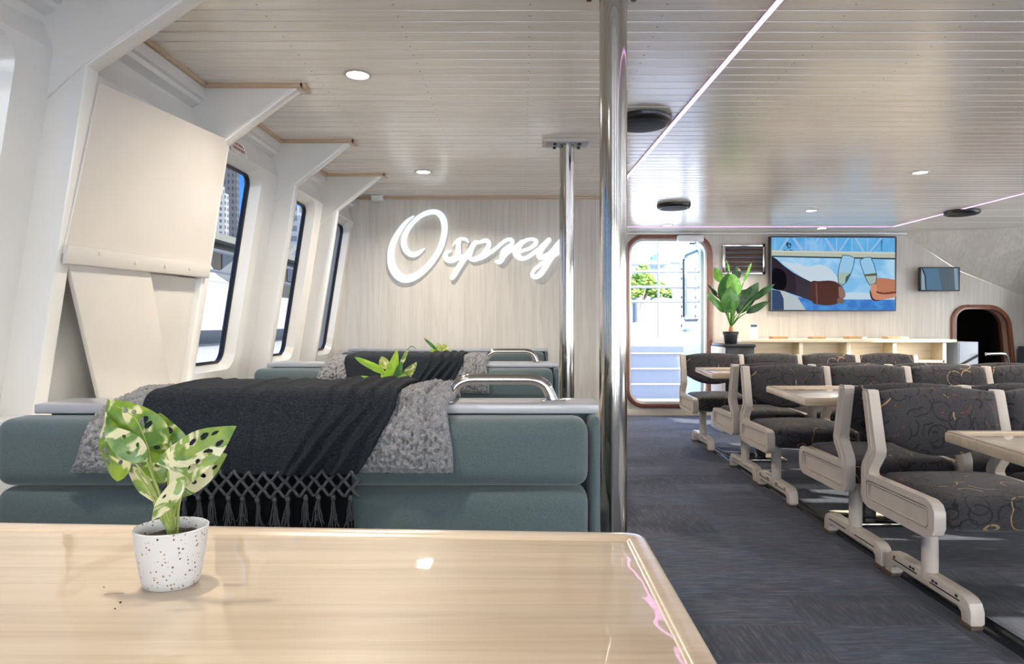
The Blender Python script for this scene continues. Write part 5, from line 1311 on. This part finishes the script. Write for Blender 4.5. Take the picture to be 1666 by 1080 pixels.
# tables between the rows
def row_table(yn, yf, x0, x1, label, skew=0.03):
    r = empty('saloon_table', ((x0 + x1) / 2, (yn + yf) / 2, 0)); tag(r, label, 'table', 'long pine tables between the seat rows')
    z = .685
    L = [(x0 - skew, yn), (x1, yn), (x1, yf), (x0 + skew, yf)]
    one('tabletop', lambda bm: prism(bm, L, lambda a, b, d: Vector((a, b, d)), z - .034, z, .005, 2), M['pine'], r, angle=30)
    def lip(bm):
        for (a, b), (c, d) in zip(L, L[1:] + L[:1]):
            A_, B_ = Vector((a, b, 0)), Vector((c, d, 0)); t = (B_ - A_).normalized(); n = Vector((-t.y, t.x, 0))
            A2 = A_ + t * .006 + n * .004; B2 = B_ - t * .006 + n * .004
            for q in (0,):
                vs = [A2 + Vector((0, 0, z - .001)), B2 + Vector((0, 0, z - .001)), B2 + Vector((0, 0, z + .005)), A2 + Vector((0, 0, z + .005)), A2 + n * .022 + t * .022 + Vector((0, 0, z + .005)), B2 + n * .022 - t * .022 + Vector((0, 0, z + .005)), A2 + n * .026 + t * .026 + Vector((0, 0, z)), B2 + n * .026 - t * .026 + Vector((0, 0, z))]
                v = [bm.verts.new(p) for p in vs]; bm.faces.new((v[0], v[1], v[2], v[3])); bm.faces.new((v[3], v[2], v[5], v[4])); bm.faces.new((v[4], v[5], v[7], v[6]))
    one('raised_edge', lip, M['pinerim'], r, smooth=False)
    for x in (x0 + .45, x1 - .45):
        lg_ = one('leg', lambda bm: box(bm, x - .03, x + .03, (yn + yf) / 2 - .03, (yn + yf) / 2 + .03, .02, z - .034, .004), M['black'], r)
        one('base_plate', lambda bm: box(bm, x - .16, x + .16, (yn + yf) / 2 - .12, (yn + yf) / 2 + .12, 0, .02, .006), M['steel'], lg_)
row_table(1.56, 2.185, 1.405, 3.4, 'pine long table nearest the camera on the seat-row side')
row_table(3.13, 3.78, 1.405, 3.4, 'pine long table between the second and third seat rows')
row_table(4.70, 5.38, 1.42, 3.4, 'small-looking pine long table before the farthest seat row')
for x0, lab in ((1.575, 'black glossy floor rail running along the aisle under the seat feet'),):
    def rl(bm):
        prism(bm, [(x0, 0), (x0 + .004, .012), (x0 + .012, .018), (x0 + .03, .018), (x0 + .036, .010), (x0 + .044, .010), (x0 + .050, .020), (x0 + .062, .020), (x0 + .066, 0)], lambda a, b, d: Vector((a, d, b)), 0.4, 5.9)
    tag(one('floor_rail', rl, M['rail'], angle=20), lab, 'floor rail')

# ------------------------------------------------------------------ outside
ZW = -1.1
w_ = one('water', lambda bm: box(bm, -300, 300, -200, 500, ZW - .2, ZW), M['water'], smooth=False); w_['kind'] = 'structure'; w_['label'] = 'harbour water'
hull = one('trim_hull', lambda bm: (box(bm, -2.0, XR + .1, YR - .1, 9.7, ZW, -.09), box(bm, -2.0, XR + .1, YF + .1, 9.7, -.09, -.02)), M['hdr'], smooth=False); hull['kind'] = 'structure'
rf_ = one('roof', lambda bm: box(bm, -1.6, XR + .15, YR - .2, YF + .1, H + .101, H + .22, .02), M['hdr']); rf_['kind'] = 'structure'
# bulwark and rails of the foredeck
bk = empty('deck_bulwark', (1.5, 9.3, 0)); tag(bk, 'pale blue ribbed deck bulwark seen through the open doorway', 'bulwark')
one('panel', lambda bm: box(bm, 0.2, 2.6, 9.25, 9.33, -.02, .73, .006), M['outblue'], bk)
for z in (.18, .40, .62):
    one('rib', lambda bm: box(bm, 0.2, 2.6, 9.235, 9.25, z, z + .02, .004), M['hdr'], bk)
one('coaming', lambda bm: prism(bm, [(.2, .73), (2.6, .73), (2.6, 1.02), (2.42, 1.0), (2.2, .93), (1.95, .83), (1.6, .78), (1.2, .76), (.2, .745)], lambda a, b, d: Vector((a, d, b)), 9.3, 9.5, .01), M['hdr'], bk)
dr = empty('deck_railing', (1.5, 9.6, 0)); tag(dr, 'white tube railing beyond the open deck doorway', 'railing')
for z in (1.385, 1.60, 1.83):
    one('rail', lambda bm: tube(bm, [(0.4, 9.6, z), (2.9, 9.6, z)], .021, 10), M['railgrey'], dr)
for x in (0.5, 2.04, 2.9):
    one('post', lambda bm: tube(bm, [(x, 9.6, .6), (x, 9.6, 2.6)], .018, 10), M['railgrey'], dr)
# moored boat seen through the door
bo = empty('moored_launch', (3.2, 16, ZW)); tag(bo, 'bright white launch moored beyond the doorway railing', 'boat')
def hl(bm):
    prism(bm, [(2.2, -1.0), (5.9, -1.0), (6.0, .55), (4.4, .72), (3.9, 1.02), (3.0, 1.10), (2.4, .95), (1.9, .7)], lambda a, b, d: Vector((a, d, b)), 14, 17, .15, 4)
one('hull', hl, M['hdr'], bo)
one('radome', lambda bm: lathe(bm, [(.02, 0), (.5, 0), (.52, .25), (.45, .5), (.25, .62), (.02, .66)], (3.3, 15, 1.0), 24), M['hdr'], bo)
one('cabin', lambda bm: box(bm, 3.95, 5.6, 14.5, 17, .6, 2.3, .12, 3), M['hdr'], bo)
for z in (1.35, 1.85): one('window_band', lambda bm: box(bm, 4.05, 5.5, 14.47, 14.5, z, z + .12), M['navy'], bo)
ld = empty('boarding_ladder', (3.2, 13, 0)); tag(ld, 'white ladder-like gangway beside the moored launch', 'ladder')
for x in (3.22, 3.52): one('stringer', lambda bm: box(bm, x - .02, x + .02, 13, 13.06, .5, 2.3), M['railgrey'], ld)
for k in range(8): one('rung', lambda bm: box(bm, 3.22, 3.52, 13.0, 13.05, .8 + k * .19, .85 + k * .19), M['railgrey'], ld)
q_ = struct(one('ground_quay', lambda bm: box(bm, -3, 60, 24, 30, ZW, .9), M['concrete'], smooth=False))
struct(one('ground_bounce_slab', lambda bm: (box(bm, 7.2, 60, -40, 22, ZW, -.45), box(bm, -40, 60, -60, -5.0, ZW, -.46)), M['bounce_slab'], smooth=False))  # unseen pale slabs, added to bounce daylight onto the cabin ceiling
for i, (x, h_) in enumerate(((4.2, 2.0), (4.85, 2.0), (5.85, 2.3))):
    tag(one('mooring_pile', lambda bm: tube(bm, [(x, 23.6, ZW), (x, 23.6, h_)], .13, 14), M['navy']), 'dark mooring pile at the quay, seen through the deck doorway', 'pile', 'mooring piles')
def tree(x, y, s, lab, n=420, seed=1, hgt=1.0):
    r = empty('tree', (x, y, .9)); tag(r, lab, 'tree', 'trees beyond the quay')
    rnd = random.Random(seed)
    def tk(bm):
        tube(bm, [(x, y, .9), (x + .1, y, 1.9 * hgt), (x, y, 3.2 * hgt)], [.18, .13, .05], 8)
        for k in range(5):
            a = rnd.uniform(0, 6.28); tube(bm, [(x + .1, y, 1.7 * hgt), (x + .7 * s * math.cos(a), y + .4 * math.sin(a), 2.7 * hgt), (x + 1.3 * s * math.cos(a), y + .8 * math.sin(a), 3.6 * hgt)], [.08, .05, .02], 6)
    one('trunk', tk, M['bark'], r)
    def cr(bm):
        for k in range(n):
            u = Vector((rnd.gauss(0, 1), rnd.gauss(0, 1), rnd.gauss(0, 1))).normalized() * rnd.uniform(.55, 1)
            c = Vector((x + u.x * 2.6 * s, y + u.y * 1.5 * s, 3.7 * hgt + u.z * 1.5 * s + .3 * math.sin(u.x * 6)))
            t = bmesh.new(); bmesh.ops.create_icosphere(t, subdivisions=1, radius=rnd.uniform(.16, .34) * s)
            for v in t.verts: v.co = Vector((v.co.x, v.co.y, v.co.z * .6)) * rnd.uniform(.7, 1.3) + c
            merge(bm, t)
    one('crown', cr, M['treeleaf'], r, smooth=False)
tree(5.9, 33, 0.55, 'leafy green tree beyond the quay, leftmost in the doorway', seed=2, hgt=0.82, n=520)
tree(8.9, 36.5, 0.42, 'lower green tree beyond the quay, below the grey office blocks', seed=5, hgt=0.72)
for i, (x0, x1, y, z1, m_, lab) in enumerate([(8.8, 12.2, 55, 6.4, 'office', 'low grey-blue office block above the trees'), (13.2, 16.5, 66, 7.6, 'office', 'taller grey office block right of the trees, in the doorway')]):
    tag(one('office_building', lambda bm: (box(bm, x0, x1, y, y + 8, 0, z1), box(bm, x0 + .6, x0 + 1.6, y, y + 3, z1, z1 + .6), box(bm, x0 - .4, x1 + .4, y - .5, y + 8, z1 - .3, z1 - .1)), M[m_], smooth=False), lab, 'building', 'office blocks beyond the quay')
# port side: large white boat, rails, dark shed, buildings
sdk = one('trim_bounce_deck', lambda bm: box(bm, XR + .1, XR + 1.05, YR, YF, .40, .45, .004), M['hdr']); sdk['kind'] = 'structure'  # unseen starboard deck, added to bounce sunlight through the windows
pb = empty('moored_ferry', (-6.5, 13, ZW)); tag(pb, 'large white boat with a dark stripe outside the left windows', 'boat')
one('hull', lambda bm: prism(bm, [(-9.5, ZW), (-5.35, ZW), (-5.2, .4), (-5.15, 1.05), (-5.25, 1.62), (-5.5, 1.66), (-9.5, 1.66)], lambda a, b, d: Vector((a, d, b)), 2.0, 19.2, .02), M['hdr'], pb, angle=30)
one('rubbing_strake', lambda bm: box(bm, -5.2, -5.05, 2.0, 19.25, .72, .95, .03), M['navy'], pb)
one('lower_strake', lambda bm: box(bm, -5.35, -5.15, 2.0, 19.25, .16, .26, .03), M['outblue'], pb)
one('canopy', lambda bm: prism(bm, [(5.0, 1.6), (15.0, 1.6), (14.7, 1.85), (13.6, 2.1), (13.1, 2.45), (12.6, 2.55), (5.5, 2.7)], lambda a, b, d: Vector((d, a, b)), -8.2, -6.4, .05), M['hdr'], pb, angle=40)
for z in (1.98, 2.35): one('rail', lambda bm: tube(bm, [(-5.4, 2.2, z), (-5.4, 15.5, z)], .03, 8), M['grey'], pb)
for k in range(9): one('stanchion', lambda bm: tube(bm, [(-5.4, 2.6 + k * 1.6, 1.62), (-5.4, 2.6 + k * 1.6, 2.35)], .025, 8), M['grey'], pb)
sd = empty('waterside_shed', (-20, 50, ZW)); tag(sd, 'long dark waterside shed with flat eaves beyond the white boat', 'building')
one('wall', lambda bm: box(bm, -26, -20, 14, 110, ZW, 6.4), M['darkshed'], sd, smooth=False)
one('eave', lambda bm: box(bm, -27, -19.2, 13, 111, 6.4, 6.85), M['shedroof'], sd, smooth=False)
def shedwin(bm):
    for k in range(24): box(bm, -19.99, -19.9, 15 + k * 4, 17 + k * 4, 4.7, 5.7)
one('window_strip', shedwin, M['navy'], sd, smooth=False)['kind'] = 'stuff'
gw = empty('gangway_canopy', (-9.5, 22, ZW)); tag(gw, 'slanting white gangway ramp in front of the dark shed', 'gangway')
one('ramp', lambda bm: prism(bm, [(19.6, 2.2), (23.0, 3.7), (23.0, 3.9), (19.6, 2.4)], lambda a, b, d: Vector((d, a, b)), -9.5, -8.0), M['shedroof'], gw)
for y, z in ((20.5, 2.6), (22.3, 3.4)): one('support', lambda bm: tube(bm, [(-8.8, y, ZW), (-8.8, y, z)], .07, 8), M['hdr'], gw)
tag(one('tower_block', lambda bm: box(bm, -104, -93.5, 212, 214, 0, 90), M['tower'], smooth=False), 'tall dark tower block against the blue sky, in the first open window', 'building')
tag(one('apartment_block', lambda bm: (box(bm, -84, -73.4, 160, 162, 0, 33.5), box(bm, -75.5, -74.2, 160, 161.5, 33.5, 35.5)), M['flats'], smooth=False), 'pale apartment block with rows of windows in front of the tower', 'building')
tag(one('distant_flats', lambda bm: (box(bm, -75, -62, 190, 200, 0, 33), box(bm, -70, -66, 190, 196, 33, 36)), M['office'], smooth=False), 'grey flats above the shed roof in the second open window', 'building')

# ------------------------------------------------------------------ light
wd = bpy.data.worlds.new('sky'); S.world = wd; wd.use_nodes = True; nt = wd.node_tree; bg = nt.nodes['Background']
tc = N(nt, 'ShaderNodeTexCoord'); sep = N(nt, 'ShaderNodeSeparateXYZ'); lk(nt, tc.outputs['Generated'], sep.inputs[0])
g = ramp(nt, sep.outputs[2], [(0.0, (0.45, 0.60, 0.78)), (0.06, (0.16, 0.34, 0.66)), (0.20, (0.05, 0.19, 0.52)), (1.0, (0.03, 0.13, 0.42))])
mpn = N(nt, 'ShaderNodeMapping'); mpn.inputs['Scale'].default_value = (1.6, 1.6, 6); lk(nt, tc.outputs['Generated'], mpn.inputs[0])
cl_ = ramp(nt, noise_(nt, mpn.outputs[0], 2.4, 6, 0.6), [(0.54, 0), (0.70, 1)])
# brighter haze around the sun side
dx_ = math_(nt, 'ADD', math_(nt, 'MULTIPLY', sep.outputs[0], 0.6), math_(nt, 'MULTIPLY', sep.outputs[1], -0.25))
hz = ramp(nt, math_(nt, 'ADD', dx_, 0.5), [(0.42, 0), (0.66, 0.95)])
c = mix(nt, math_(nt, 'MAXIMUM', math_(nt, 'MULTIPLY', cl_, 0.22), hz), g, (0.97, 0.965, 0.95))
lk(nt, c, bg.inputs[0]); bg.inputs[1].default_value = 7.2
sun = bpy.data.lights.new('sun', 'SUN'); sun.energy = 9.0; sun.angle = math.radians(0.6); sun.color = (1.0, 0.95, 0.86)
so = bpy.data.objects.new('sun', sun); COL.objects.link(so); so.location = (20, -8, 12)
dvec = Vector((-0.90, 0.43, -0.375)); so.rotation_euler = dvec.to_track_quat('-Z', 'Y').to_euler()

vs_ = S.view_settings; vs_.view_transform = 'Standard'; vs_.look = 'None'; vs_.gamma = 1.0; vs_.use_curve_mapping = False; vs_.exposure = 0.58
S.cycles.use_denoising = True; S.cycles.max_bounces = 8; S.cycles.transparent_max_bounces = 12; S.cycles.sample_clamp_indirect = 6; S.cycles.caustics_reflective = False; S.cycles.caustics_refractive = False
